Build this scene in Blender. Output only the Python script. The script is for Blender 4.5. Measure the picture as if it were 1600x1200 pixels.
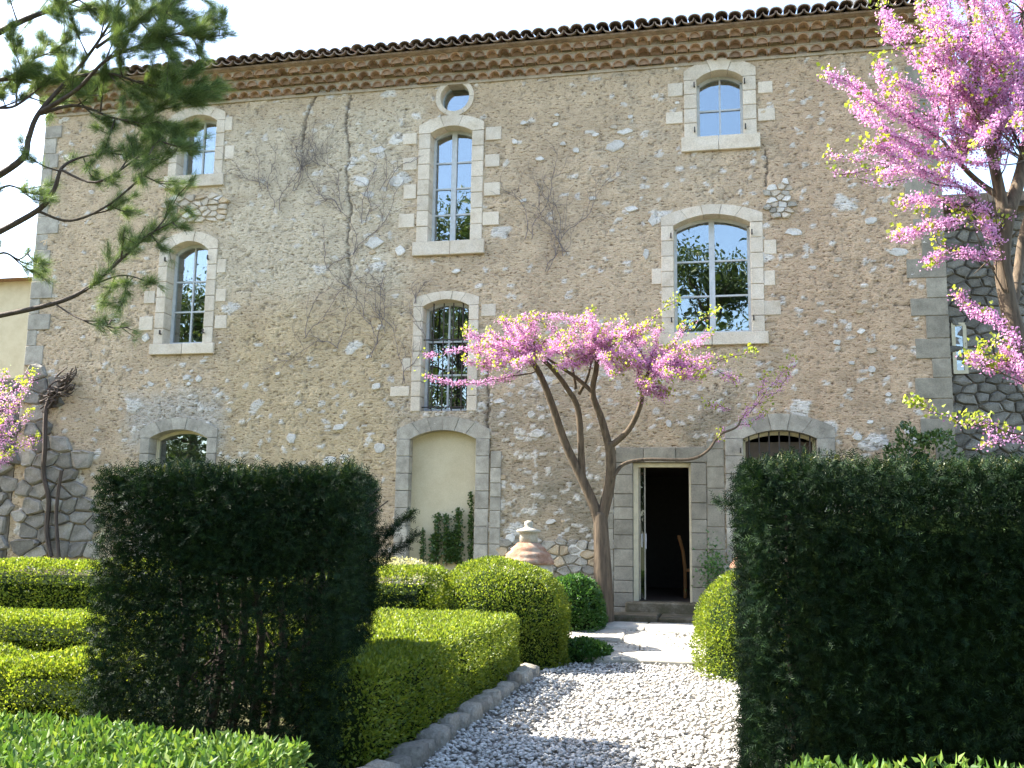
import bpy, math, random
import numpy as np
from mathutils import Matrix, Vector
R_ = math.radians
random.seed(7); rng = np.random.default_rng(11)
for o in list(bpy.data.objects): bpy.data.objects.remove(o)
SC = bpy.context.scene; COL = SC.collection

# ------------------------------------------------------------------ camera
FPX = 1556.0
_n = lambda v: v/np.linalg.norm(v)
AZ = _n(np.array([160., 10163., -FPX])); AX = np.array([7366., 119., FPX]); AX = _n(AX-AZ*AX.dot(AZ)); AY = np.cross(AZ, AX)
CM = np.array([AX, AY, AZ]); CAM = np.array([0., -15.6, 1.55])
def P(px, py, y=0.0):                      # photo pixel -> point on the plane Y = y
    d = CM@np.array([px-800, 600-py, -FPX]); return CAM+d*(y-CAM[1])/d[1]
def F(px, py, y=0.0):
    p = P(px, py, y); return p[0], p[2]
cd = bpy.data.cameras.new('camera'); cam = bpy.data.objects.new('camera', cd); COL.objects.link(cam)
cd.sensor_width = 36; cd.lens = 36*FPX/1600; cd.clip_end = 3000; cd.clip_start = .05
m4 = Matrix([list(CM[i])+[CAM[i]] for i in range(3)]+[[0, 0, 0, 1]]); cam.matrix_world = m4
SC.camera = cam
# ------------------------------------------------------------------ light
ELEV = R_(43); AZB = R_(3.4)               # sun from the left along the facade, slightly behind it
tosun = Vector((-math.cos(ELEV)*math.cos(AZB), math.cos(ELEV)*math.sin(AZB), math.sin(ELEV)))
w = bpy.data.worlds.new('World'); SC.world = w; w.use_nodes = True
nt = w.node_tree; bg = nt.nodes['Background']; sky = nt.nodes.new('ShaderNodeTexSky'); sky.sky_type = 'NISHITA'
sky.sun_disc = False; sky.sun_elevation = ELEV; sky.sun_rotation = math.atan2(tosun.x, tosun.y)
sky.air_density = 1.0; sky.dust_density = 1.6; sky.ozone_density = 1.0
nt.links.new(sky.outputs[0], bg.inputs[0]); bg.inputs[1].default_value = 0.15
sl = bpy.data.lights.new('sun', 'SUN'); sun = bpy.data.objects.new('sun', sl); COL.objects.link(sun)
sl.energy = 5.0; sl.angle = R_(0.53); sl.color = (1, .94, .84)
sun.rotation_euler = tosun.to_track_quat('Z', 'Y').to_euler(); sun.location = (-20, 0, 25)
vs = SC.view_settings; vs.view_transform = 'Standard'; vs.look = 'None'; vs.gamma = 1; vs.exposure = 2.28
SC.render.engine = 'CYCLES'

# ------------------------------------------------------------------ numpy noise
def _h(ix, iy, iz, s):
    n = (ix*374761393+iy*668265263+iz*2147483647+s*974711) & 0xffffffff
    n = ((n ^ (n >> 13))*1274126177) & 0xffffffff
    return ((n ^ (n >> 16)) & 0xffff)/65535.0
def vnoise(p, s=0):
    p = np.asarray(p, float); i = np.floor(p).astype(np.int64); f = p-i; f = f*f*(3-2*f); r = 0
    for dx in (0, 1):
        for dy in (0, 1):
            for dz in (0, 1):
                wt = (f[:, 0] if dx else 1-f[:, 0])*(f[:, 1] if dy else 1-f[:, 1])*(f[:, 2] if dz else 1-f[:, 2])
                r = r+wt*_h(i[:, 0]+dx, i[:, 1]+dy, i[:, 2]+dz, s)
    return r*2-1
def fbm(p, o=4, s=0):
    p = np.asarray(p, float); a = 1; t = 0; r = 0
    for k in range(o):
        r = r+a*vnoise(p*(2.03**k), s+k*17); t += a; a *= .5
    return r/t
def voro(x, z, s=0):                       # jittered grid: F1, F2, cell random
    ix = np.floor(x).astype(np.int64); iz = np.floor(z).astype(np.int64)
    f1 = np.full(x.shape, 9.); f2 = f1.copy(); cr = np.zeros(x.shape)
    for dx in (-1, 0, 1):
        for dz in (-1, 0, 1):
            cx = ix+dx; cz = iz+dz
            d = np.hypot(cx+.1+.8*_h(cx, cz, 0, s)-x, cz+.1+.8*_h(cx, cz, 1, s)-z)
            c = _h(cx, cz, 2, s); nw = d < f1
            f2 = np.where(nw, f1, np.minimum(f2, d)); cr = np.where(nw, c, cr); f1 = np.where(nw, d, f1)
    return f1, f2, cr
def sst(a, b, x):
    t = np.clip((x-a)/(b-a), 0, 1); return t*t*(3-2*t)

# ------------------------------------------------------------------ objects
def tag(o, label=None, cat=None, group=None, kind=None):
    if label: o['label'] = label
    if cat: o['category'] = cat
    if group: o['group'] = group
    if kind: o['kind'] = kind
    return o
def ob(name, data, parent=None, loc=None, rot=None, scale=None):
    o = bpy.data.objects.new(name, data); COL.objects.link(o)
    if parent: o.parent = parent
    if loc is not None: o.location = loc
    if rot is not None: o.rotation_euler = rot
    if scale is not None: o.scale = scale
    return o
def thing(name, loc, label, cat, group=None):
    o = ob(name, None, None, loc); o.empty_display_size = .2; return tag(o, label, cat, group)
def mdata(name, v, f, mat, smooth=False):
    me = bpy.data.meshes.new(name); me.from_pydata([tuple(map(float, q)) for q in v], [], [tuple(map(int, q)) for q in f]); me.materials.append(mat)
    if smooth: me.polygons.foreach_set('use_smooth', [True]*len(me.polygons))
    me.update(); return me
def nmesh(name, v, f, mat, smooth=False):  # v (n,3) array, f (m,k) array of equal-size faces
    v = np.asarray(v, np.float32); f = np.asarray(f, np.int32); k = f.shape[1]; me = bpy.data.meshes.new(name)
    me.vertices.add(len(v)); me.vertices.foreach_set('co', v.ravel()); me.loops.add(f.size); me.loops.foreach_set('vertex_index', f.ravel())
    me.polygons.add(len(f)); me.polygons.foreach_set('loop_start', np.arange(len(f), dtype=np.int32)*k)
    if smooth: me.polygons.foreach_set('use_smooth', np.ones(len(f), bool))
    me.materials.append(mat); me.update(calc_edges=True); me.validate(); return me
def rel(o, parent):                         # world-space mesh data under a placed parent
    o.location = -Vector(parent.location); return o

class MB:                                   # collects world-space geometry into one mesh
    def __init__(s): s.v = []; s.f = []
    def add(s, v, f):
        b = len(s.v); s.v += [tuple(q) for q in v]; s.f += [tuple(i+b for i in q) for q in f]
    def box(s, a, b, bev=0):
        (x0, y0, z0), (x1, y1, z1) = a, b
        if not bev:
            s.add([(x0, y0, z0), (x1, y0, z0), (x1, y1, z0), (x0, y1, z0), (x0, y0, z1), (x1, y0, z1), (x1, y1, z1), (x0, y1, z1)],
                  [(3, 2, 1, 0), (4, 5, 6, 7), (0, 1, 5, 4), (1, 2, 6, 5), (2, 3, 7, 6), (3, 0, 4, 7)]); return
        v = []; f = []; idx = {}
        c = [(x0+x1)/2, (y0+y1)/2, (z0+z1)/2]; h = [(x1-x0)/2, (y1-y0)/2, (z1-z0)/2]
        for sx in (-1, 1):
            for sy in (-1, 1):
                for sz in (-1, 1):
                    for ax in range(3):
                        q = [c[0]+sx*(h[0]-bev), c[1]+sy*(h[1]-bev), c[2]+sz*(h[2]-bev)]; q[ax] = c[ax]+(sx, sy, sz)[ax]*h[ax]
                        idx[sx, sy, sz, ax] = len(v); v.append(q)
                    t = [idx[sx, sy, sz, 0], idx[sx, sy, sz, 1], idx[sx, sy, sz, 2]]; f.append(t if sx*sy*sz > 0 else t[::-1])
        for ax in range(3):
            o1, o2 = (ax+1) % 3, (ax+2) % 3
            def k(a, b, c_, ax_):
                s3 = [0, 0, 0]; s3[ax] = a; s3[o1] = b; s3[o2] = c_; return idx[s3[0], s3[1], s3[2], ax_]
            for sg in (-1, 1):
                q = [k(sg, -1, -1, ax), k(sg, 1, -1, ax), k(sg, 1, 1, ax), k(sg, -1, 1, ax)]; f.append(q if sg > 0 else q[::-1])
            for b in (-1, 1):
                for c_ in (-1, 1):
                    q = [k(-1, b, c_, o1), k(1, b, c_, o1), k(1, b, c_, o2), k(-1, b, c_, o2)]; f.append(q if b*c_ < 0 else q[::-1])
        s.add(v, f)
    def prism(s, pts, y0, y1):              # outline in X,Z extruded in Y
        n = len(pts); v = [(x, y0, z) for x, z in pts]+[(x, y1, z) for x, z in pts]
        s.add(v, [tuple(range(n)), tuple(range(2*n-1, n-1, -1))]+[((i+1) % n, i, n+i, n+(i+1) % n) for i in range(n)])
    def tube(s, pts, rad, sides=6, cap=True):
        pts = [np.asarray(p, float) for p in pts]; n = len(pts); ring = []; u = None
        for i in range(n):
            t = _n(pts[min(i+1, n-1)]-pts[max(i-1, 0)]+1e-9)
            if u is None: u = np.cross(t, [0, 0, 1.] if abs(t[2]) < .9 else [1., 0, 0])
            u = _n(u-t*u.dot(t)); b = np.cross(t, u); r = rad[i] if hasattr(rad, '__len__') else rad
            ring.append([pts[i]+r*(math.cos(2*math.pi*k/sides)*u+math.sin(2*math.pi*k/sides)*b) for k in range(sides)])
        v = [q for r in ring for q in r]; f = []
        for i in range(n-1):
            for k in range(sides):
                a = i*sides+k; b_ = i*sides+(k+1) % sides; f.append((a, b_, b_+sides, a+sides))
        if cap: f += [tuple(range(sides-1, -1, -1)), tuple(range((n-1)*sides, n*sides))]
        s.add(v, f)
    def lathe(s, prof, c, sides=24):
        v = []; f = []
        for r, z in prof: v += [(c[0]+r*math.cos(2*math.pi*k/sides), c[1]+r*math.sin(2*math.pi*k/sides), c[2]+z) for k in range(sides)]
        for i in range(len(prof)-1):
            for k in range(sides):
                a = i*sides+k; b = i*sides+(k+1) % sides; f.append((a, b, b+sides, a+sides))
        f += [tuple(range(sides-1, -1, -1)), tuple(range((len(prof)-1)*sides, len(prof)*sides))]
        s.add(v, f)
    def obj(s, name, mat, parent=None, smooth=False):
        o = ob(name, mdata(name, s.v, s.f, mat, smooth), parent)
        if parent is not None:
            q = parent; off = Vector((0, 0, 0))
            while q is not None: off += Vector(q.location); q = q.parent
            o.location = -off
        return o

# ------------------------------------------------------------------ materials
def mat(name, rough=.85, spec=.3):
    m = bpy.data.materials.new(name); m.use_nodes = True; t = m.node_tree; b = t.nodes['Principled BSDF']
    b.inputs['Roughness'].default_value = rough; b.inputs['Specular IOR Level'].default_value = spec; return m, t, b
def N(t, ty, **kw):
    n = t.nodes.new('ShaderNode'+ty)
    for k, v in kw.items():
        if k in n.inputs: n.inputs[k].default_value = v
        else: setattr(n, k, v)
    return n
def ramp(t, src, stops):
    r = N(t, 'ValToRGB'); e = r.color_ramp.elements
    while len(e) < len(stops): e.new(.5)
    for q, (p, c) in zip(e, stops): q.position = p; q.color = (*c, 1)
    t.links.new(src, r.inputs[0]); return r.outputs[0]
def mixc(t, fac, a, b, mode='MIX'):
    n = N(t, 'Mix', data_type='RGBA', blend_type=mode)
    for s, i in ((fac, 0), (a, 6), (b, 7)):
        if isinstance(s, (int, float)): n.inputs[i].default_value = s
        elif isinstance(s, tuple): n.inputs[i].default_value = (*s, 1)
        else: t.links.new(s, n.inputs[i])
    return n.outputs[2]
def noise(t, scale, detail=6, rough=.6, co='Object', sc=None):
    c = N(t, 'TexCoord'); n = N(t, 'TexNoise'); n.inputs['Scale'].default_value = scale; n.inputs['Detail'].default_value = detail; n.inputs['Roughness'].default_value = rough
    src = c.outputs[co]
    if sc:
        mp = N(t, 'Mapping'); mp.inputs['Scale'].default_value = sc; t.links.new(src, mp.inputs[0]); src = mp.outputs[0]
    t.links.new(src, n.inputs[0]); return n.outputs[0]
def bump(t, b, src, strength=.4, dist=.02):
    n = N(t, 'Bump', Strength=strength, Distance=dist); t.links.new(src, n.inputs['Height']); t.links.new(n.outputs[0], b.inputs['Normal'])
def stone_mat(name, stops, scale=6, rnd=.25, bs=.5, bd=.015, rough=.9, fine=60):
    m, t, b = mat(name, rough, .2)
    c = ramp(t, noise(t, scale, 8, .65), stops)
    oi = N(t, 'ObjectInfo'); hv = N(t, 'HueSaturation'); t.links.new(c, hv.inputs['Color'])
    mr = N(t, 'MapRange'); mr.inputs[3].default_value = 1-rnd; mr.inputs[4].default_value = 1+rnd; t.links.new(oi.outputs['Random'], mr.inputs[0]); t.links.new(mr.outputs[0], hv.inputs['Value'])
    n2 = noise(t, fine, 5, .7); c2 = mixc(t, .55, hv.outputs[0], ramp(t, n2, [(.3, (.45, .45, .45)), (.6, (1, 1, 1))]), 'MULTIPLY')
    t.links.new(c2, b.inputs[0]); bump(t, b, n2, bs, bd); return m
def flat_mat(name, col, rough=.6, spec=.4, var=.12, scale=12):
    m, t, b = mat(name, rough, spec); n = noise(t, scale, 5)
    c = ramp(t, n, [(.3, tuple(x*(1-var) for x in col)), (.7, tuple(min(1, x*(1+var)) for x in col))]); t.links.new(c, b.inputs[0]); bump(t, b, n, .12, .004); return m
def leaf_mat(name, cols, trans=.35, rough=.45, spec=.4, tcol=None):
    m, t, b = mat(name, rough, spec); g = N(t, 'NewGeometry'); c = ramp(t, g.outputs['Random Per Island'], cols); t.links.new(c, b.inputs[0])
    tr = N(t, 'BsdfTranslucent'); mx = N(t, 'MixShader'); mx.inputs[0].default_value = trans
    tc = mixc(t, 1.0, c, tcol or (1.25, 1.2, .6), 'MULTIPLY'); t.links.new(tc, tr.inputs[0])
    t.links.new(b.outputs[0], mx.inputs[1]); t.links.new(tr.outputs[0], mx.inputs[2]); t.links.new(mx.outputs[0], t.nodes['Material Output'].inputs[0]); return m
def wood_mat(name, a, b_, sc=(9, 9, 1.2)):
    m, t, b = mat(name, .85, .2); n = noise(t, 3, 6, .65, sc=sc); t.links.new(ramp(t, n, [(.3, a), (.7, b_)]), b.inputs[0]); bump(t, b, n, .6, .02); return m

M = {}
def wall_material():
    m, t, b = mat('plaster', .95, .1)
    at = N(t, 'Attribute', attribute_name='tone'); n1 = noise(t, 38, 7, .72); n2 = noise(t, 9, 6, .65); n3 = noise(t, 110, 4, .6)
    c = mixc(t, .6, at.outputs[0], ramp(t, n1, [(.28, (.58, .55, .52)), (.5, (.98, .98, .97)), (.75, (1.14, 1.13, 1.12))]), 'MULTIPLY')
    c = mixc(t, .5, c, ramp(t, n2, [(.3, (.8, .77, .73)), (.62, (1.08, 1.07, 1.06))]), 'MULTIPLY')
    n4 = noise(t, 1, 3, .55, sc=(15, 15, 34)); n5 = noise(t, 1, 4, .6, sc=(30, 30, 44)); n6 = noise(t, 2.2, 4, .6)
    k4 = ramp(t, n4, [(.33, (.34, .29, .24)), (.40, (1, 1, 1)), (.66, (1, 1, 1)), (.73, (1.16, 1.16, 1.17))]); k5 = ramp(t, n5, [(.33, (.42, .37, .31)), (.40, (1, 1, 1))])  # bump pits darkened too: crack colour plus painted shade in the recesses
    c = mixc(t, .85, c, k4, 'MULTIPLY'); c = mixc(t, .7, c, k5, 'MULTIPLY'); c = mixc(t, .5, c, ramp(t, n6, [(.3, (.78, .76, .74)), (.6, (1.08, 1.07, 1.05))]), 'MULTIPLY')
    t.links.new(c, b.inputs[0])
    h4 = ramp(t, n4, [(.28, (0, 0, 0)), (.45, (.6, .6, .6)), (.8, (1, 1, 1))])
    a2 = N(t, 'Math', operation='MULTIPLY_ADD'); a2.inputs[1].default_value = 1.6; t.links.new(h4, a2.inputs[0]); t.links.new(n5, a2.inputs[2]); n3 = a2.outputs[0]
    ad = N(t, 'Math', operation='ADD'); t.links.new(n1, ad.inputs[0]); t.links.new(n3, ad.inputs[1]); bump(t, b, ad.outputs[0], .8, .02); return m
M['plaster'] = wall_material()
M['ashlar'] = stone_mat('ashlar', [(.22, (.46, .37, .26)), (.45, (.64, .55, .42)), (.75, (.74, .66, .54))], 4, .09, .5, .012)
M['ashlar_old'] = stone_mat('ashlar_old', [(.25, (.22, .20, .16)), (.48, (.36, .33, .27)), (.75, (.52, .48, .39))], 5, .14, .5, .012)
M['ashlar_grey'] = stone_mat('ashlar_grey', [(.25, (.17, .155, .12)), (.5, (.27, .245, .19)), (.75, (.38, .35, .27))], 4, .14, .5, .012)
M['white_stone'] = stone_mat('white_stone', [(.25, (.46, .42, .35)), (.5, (.62, .585, .52)), (.75, (.73, .70, .63))], 14, .16, .5, .01)
M['rubble'] = stone_mat('rubble', [(.2, (.18, .16, .125)), (.5, (.36, .325, .265)), (.8, (.54, .50, .42))], 7, .25, .7, .02)
M['rubble_shaded'] = stone_mat('rubble_shaded', [(.2, (.11, .10, .082)), (.5, (.235, .215, .18)), (.8, (.38, .355, .305))], 7, .3, .8, .025)  # darker copy of rubble; shade of corner, annex and garden wall in its colour
M['ochre_stone'] = stone_mat('ochre_stone', [(.25, (.36, .25, .14)), (.5, (.50, .38, .24)), (.75, (.60, .50, .36))], 9, .2, .5, .012)
M['beige_stone'] = stone_mat('beige_stone', [(.25, (.36, .29, .20)), (.5, (.52, .44, .33)), (.75, (.63, .56, .46))], 9, .14, .6, .012)
M['mortar'] = stone_mat('mortar', [(.25, (.34, .28, .2)), (.6, (.47, .40, .30))], 9, .06, .6, .01)
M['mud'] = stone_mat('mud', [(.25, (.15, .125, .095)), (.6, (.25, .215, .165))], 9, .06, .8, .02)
M['tile'] = stone_mat('tile', [(.2, (.15, .095, .065)), (.5, (.30, .17, .105)), (.8, (.40, .27, .17))], 9, .3, .4, .006)
M['roof_tile'] = stone_mat('roof_tile', [(.25, (.13, .10, .08)), (.5, (.26, .19, .14)), (.8, (.42, .34, .27))], 8, .25, .4, .006)
M['genoise_tile'] = stone_mat('genoise_tile', [(.2, (.22, .14, .095)), (.5, (.38, .25, .16)), (.8, (.47, .36, .25))], 5, .28, .4, .006)
M['frame'] = flat_mat('frame', (.50, .515, .50), .5)
M['cream'] = flat_mat('cream', (.62, .55, .38), .55)
M['iron'] = flat_mat('iron', (.035, .027, .022), .6, .4, .3, 40)
M['steel'] = flat_mat('steel', (.6, .6, .6), .35)
M['blind'] = stone_mat('blind', [(.25, (.50, .42, .27)), (.6, (.60, .52, .35))], 3, .02, .3, .004, fine=120)
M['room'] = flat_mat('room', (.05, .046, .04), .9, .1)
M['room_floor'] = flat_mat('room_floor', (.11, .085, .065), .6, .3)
M['terracotta'] = stone_mat('terracotta', [(.25, (.15, .075, .05)), (.47, (.32, .18, .115)), (.68, (.45, .36, .27))], 6, .05, .6, .01)
M['urn_stone'] = stone_mat('urn_stone', [(.25, (.27, .25, .19)), (.6, (.45, .41, .33))], 8, .05, .6, .01)
M['chair'] = wood_mat('chair', (.30, .14, .05), (.42, .2, .075))
M['bark'] = wood_mat('bark', (.05, .038, .027), (.15, .112, .075))
M['dark_bark'] = wood_mat('dark_bark', (.04, .03, .024), (.11, .085, .068))
M['vine'] = wood_mat('vine', (.13, .11, .10), (.24, .205, .185))
M['box'] = leaf_mat('box_leaf', [(0, (.085, .14, .018)), (.5, (.155, .215, .026)), (1, (.25, .29, .042))], .5, .4, .4)
M['box_old'] = leaf_mat('box_old_leaf', [(0, (.04, .08, .018)), (.6, (.08, .135, .025)), (1, (.15, .20, .04))], .35, .35, .5)
M['laurel'] = leaf_mat('laurel_leaf', [(0, (.045, .10, .02)), (.5, (.085, .165, .03)), (1, (.18, .25, .05))], .35, .5, .25)
M['yew'] = leaf_mat('yew_leaf', [(0, (.006, .016, .007)), (.8, (.011, .028, .010)), (1, (.035, .065, .016))], .12, .6, .12)
M['yew_tip'] = leaf_mat('yew_tip_leaf', [(0, (.05, .07, .02)), (1, (.12, .12, .035))], .2, .4, .4)
M['ivy'] = leaf_mat('ivy_leaf', [(0, (.03, .07, .02)), (1, (.085, .145, .035))], .3, .3, .5)
M['shrub'] = leaf_mat('shrub_leaf', [(0, (.035, .10, .025)), (1, (.09, .2, .04))], .35, .35, .5)
M['pale_flower'] = leaf_mat('pale_flower', [(0, (.40, .40, .22)), (1, (.62, .60, .40))], .3)
M['needle'] = leaf_mat('pine_needle', [(0, (.07, .12, .045)), (.6, (.12, .19, .07)), (1, (.24, .30, .11))], .4, .45, .3)
M['pink'] = leaf_mat('redbud_flower', [(0, (.50, .20, .42)), (.5, (.66, .34, .58)), (1, (.80, .54, .72))], .4, .6, .2, (1.0, .95, 1.0))
M['young'] = leaf_mat('young_leaf', [(0, (.20, .28, .04)), (1, (.40, .44, .085))], .5, .5, .3)
M['tree_leaf'] = leaf_mat('tree_leaf', [(0, (.035, .06, .018)), (.7, (.07, .11, .03)), (1, (.13, .16, .05))], .3)
M['core'] = flat_mat('core', (.012, .022, .006), .95, .05, .4, 25)  # near-black green that paints in the shaded depth behind the leaves
def ground_mat():
    m, t, b = mat('soil', .95, .1); n = noise(t, 5, 9, .7); c = ramp(t, n, [(.3, (.05, .065, .025)), (.5, (.10, .10, .05)), (.7, (.17, .14, .09))]); t.links.new(c, b.inputs[0]); bump(t, b, noise(t, 40, 6), .8, .03); return m
M['soil'] = ground_mat()
def gravel_base():
    m, t, b = mat('gravel_base', .95, .1); n = noise(t, 55, 7, .7); c = ramp(t, n, [(.3, (.14, .13, .115)), (.55, (.30, .28, .25)), (.7, (.45, .43, .39))]); t.links.new(c, b.inputs[0]); bump(t, b, n, 1, .03); return m
M['gravel_base'] = gravel_base()
def pebble_mat():
    m, t, b = mat('pebble', .85, .2); g = N(t, 'NewGeometry'); c = ramp(t, g.outputs['Random Per Island'], [(0, (.30, .285, .26)), (.35, (.44, .42, .385)), (.7, (.55, .53, .49)), (1, (.66, .63, .58))])
    n = noise(t, 90, 4); t.links.new(mixc(t, .4, c, ramp(t, n, [(.3, (.6, .6, .58)), (.7, (1, 1, 1))]), 'MULTIPLY'), b.inputs[0]); return m
M['pebble'] = pebble_mat()
M['flag'] = stone_mat('flag', [(.25, (.34, .31, .25)), (.5, (.47, .44, .37)), (.8, (.58, .55, .47))], 4, .12, .6, .01, .85, 45)
M['moss_stone'] = stone_mat('moss_stone', [(.3, (.055, .055, .025)), (.5, (.10, .085, .055)), (.75, (.2, .175, .13))], 6, .1, .8, .015)
def glass_mat(name='glass', add=.16):
    m = bpy.data.materials.new(name); m.use_nodes = True; t = m.node_tree; t.nodes.remove(t.nodes['Principled BSDF'])
    gl = N(t, 'BsdfGlossy'); gl.inputs['Roughness'].default_value = .0; gl.inputs['Color'].default_value = (.93, .97, 1, 1); tr = N(t, 'BsdfTransparent'); tr.inputs[0].default_value = (.72, .78, .76, 1)
    fr = N(t, 'Fresnel'); fr.inputs[0].default_value = 1.5; ad = N(t, 'Math', operation='MULTIPLY_ADD'); ad.inputs[1].default_value = 1.6; ad.inputs[2].default_value = add
    t.links.new(fr.outputs[0], ad.inputs[0]); mx = N(t, 'MixShader'); t.links.new(ad.outputs[0], mx.inputs[0]); t.links.new(tr.outputs[0], mx.inputs[1]); t.links.new(gl.outputs[0], mx.inputs[2])
    wv = noise(t, 1.6, 2, .5); bp = N(t, 'Bump', Strength=.05, Distance=.05); t.links.new(wv, bp.inputs['Height']); t.links.new(bp.outputs[0], gl.inputs['Normal'])
    t.links.new(mx.outputs[0], t.nodes['Material Output'].inputs[0]); return m
M['glass'] = glass_mat(); M['clear_glass'] = glass_mat('clear_glass', 0.0)

# ------------------------------------------------------------------ ground, path, terrace
def gz(x, y):                               # ground level: flat garden, rising to the foot of the house
    return 0.02+.30*sst(-3.1, -1.1, np.asarray(y, float))
gx = np.concatenate([[-900, -300, -100, -40], np.linspace(-20, 12, 65), [30, 90, 300, 900]]); gy = np.concatenate([[-900, -300, -100, -40], np.linspace(-20, 8, 57), [25, 80, 300, 1200]])
X, Yg = np.meshgrid(gx, gy); V = np.stack([X, Yg, gz(X, Yg)-.06+.02*fbm(np.stack([X, Yg, X*0], -1).reshape(-1, 3), 3).reshape(X.shape)], -1).reshape(-1, 3)
nx, ny = len(gx), len(gy); I = np.arange(nx*ny).reshape(ny, nx); Q = np.stack([I[:-1, :-1], I[:-1, 1:], I[1:, 1:], I[1:, :-1]], -1).reshape(-1, 4)
tag(ob('ground', nmesh('ground', V, Q, M['soil'], True)), kind='structure')
PX0, PX1 = -2.08, .12
def sheet(name, x0, x1, y0, y1, dz, m, step=.25):
    a = np.arange(x0, x1+1e-6, (x1-x0)/max(1, round((x1-x0)/step))); b_ = np.arange(y0, y1+1e-6, (y1-y0)/max(1, round((y1-y0)/step)))
    X, Yg = np.meshgrid(a, b_); V = np.stack([X, Yg, gz(X, Yg)+dz], -1).reshape(-1, 3); I = np.arange(X.size).reshape(X.shape)
    return tag(ob(name, nmesh(name, V, np.stack([I[:-1, :-1], I[:-1, 1:], I[1:, 1:], I[1:, :-1]], -1).reshape(-1, 4), m, True)), kind='structure')
sheet('path', PX0-.05, PX1+.35, -17, -2.7, -.02, M['gravel_base'])
# pebbles: one uncountable layer of stones
ico_v = []; ph = (1+5**.5)/2
for a in (-1, 1):
    for b_ in (-ph, ph): ico_v += [(0, a, b_), (a, b_, 0), (b_, 0, a)]
ico_v = np.array(ico_v)/math.hypot(1, ph)
ico_f = [(i, j, k) for i in range(12) for j in range(i+1, 12) for k in range(j+1, 12) if all(abs(np.linalg.norm(ico_v[a]-ico_v[b_])-1.0515) < .02 for a, b_ in ((i, j), (j, k), (i, k)))]
ico_f = np.array([t if np.dot(np.cross(ico_v[t[1]]-ico_v[t[0]], ico_v[t[2]]-ico_v[t[0]]), ico_v[t[0]]) > 0 else (t[0], t[2], t[1]) for t in ico_f])
def rotmats(n):
    q = rng.normal(size=(n, 4)); q /= np.linalg.norm(q, axis=1)[:, None]; a, b_, c, d = q.T
    return np.stack([1-2*(c*c+d*d), 2*(b_*c-a*d), 2*(b_*d+a*c), 2*(b_*c+a*d), 1-2*(b_*b_+d*d), 2*(c*d-a*b_), 2*(b_*d-a*c), 2*(c*d+a*b_), 1-2*(b_*b_+c*c)], -1).reshape(n, 3, 3)
def pebbles(n, x0, x1, y0, y1, r0, r1, zoff=0):
    c = np.stack([rng.uniform(x0, x1, n), rng.uniform(y0, y1, n)], -1); r = rng.uniform(r0, r1, n)
    z = gz(c[:, 0], c[:, 1])+rng.uniform(-.012, .016, n)+zoff+.012*vnoise(np.stack([c[:, 0]*2.5, c[:, 1]*2.5, c[:, 0]*0], -1))
    ax = np.stack([np.ones(n), rng.uniform(.6, .95, n), rng.uniform(.35, .65, n)], -1); an = rng.uniform(0, 6.28, n)
    v = ico_v[None]*ax[:, None]*r[:, None, None]*rng.uniform(.82, 1.15, (n, 12, 1)); ca, sa = np.cos(an)[:, None], np.sin(an)[:, None]
    tl = rng.normal(0, .3, (n, 1)); x = v[..., 0]*ca-v[..., 1]*sa; y = v[..., 0]*sa+v[..., 1]*ca; zz = v[..., 2]+x*tl
    V = np.stack([x+c[:, :1], y+c[:, 1:], zz+z[:, None]], -1).reshape(-1, 3)
    return V, (ico_f[None]+np.arange(n)[:, None, None]*12).reshape(-1, 3)
pv = []; pf = []; pb = 0
for args in ((6500, PX0, PX1+.25, -10.2, -7.2, .013, .03), (5000, PX0, PX1+.25, -7.2, -2.85, .015, .03), (700, -2.1, -.3, -2.9, -1.4, .012, .025, .035)):
    v, f = pebbles(*args); pv.append(v); pf.append(f+pb); pb += len(v)
tag(ob('gravel', nmesh('gravel', np.concatenate(pv), np.concatenate(pf), M['pebble'], False)), 'loose pale grey limestone gravel covering the garden path', 'gravel', kind='stuff')

def rock_data(name, m, sub=2, seed=0, sq=.65, amp=.16):   # rounded irregular block, unit size
    v = []; f = []; idx = {}
    def vi(p):
        k = tuple(np.round(p, 4))
        if k not in idx: idx[k] = len(v); v.append(p)
        return idx[k]
    g = np.linspace(-1, 1, sub+1)
    for ax in range(3):
        for sg in (-1, 1):
            for i in range(sub):
                for j in range(sub):
                    q = []
                    for a, b_ in ((i, j), (i+1, j), (i+1, j+1), (i, j+1)):
                        p = [0, 0, 0]; p[ax] = sg; p[(ax+1) % 3] = g[a]; p[(ax+2) % 3] = g[b_]; q.append(vi(np.array(p, float)))
                    f.append(q if sg > 0 else q[::-1])
    V = np.array(v); sph = V/np.linalg.norm(V, axis=1)[:, None]*1.15; V = V*sq+sph*(1-sq)
    V *= 1+amp*np.stack([vnoise(V*1.3+seed*9.1, k) for k in range(3)], -1)
    return mdata(name, V*.5, f, m, True)
ROCK = {k: [rock_data('stone_'+k, M[k], 3, s+11*i, .5, .34) for s in range(8)] for i, k in enumerate(('white_stone', 'rubble', 'ochre_stone', 'ashlar_old'))}
FLAG = [rock_data('flag_'+str(s), M['flag'], 3, 40+s, .86, .1) for s in range(6)]
KERB = [rock_data('kerb_'+str(s), M['rubble'], 3, 60+s, .6, .3) for s in range(5)]

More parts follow.
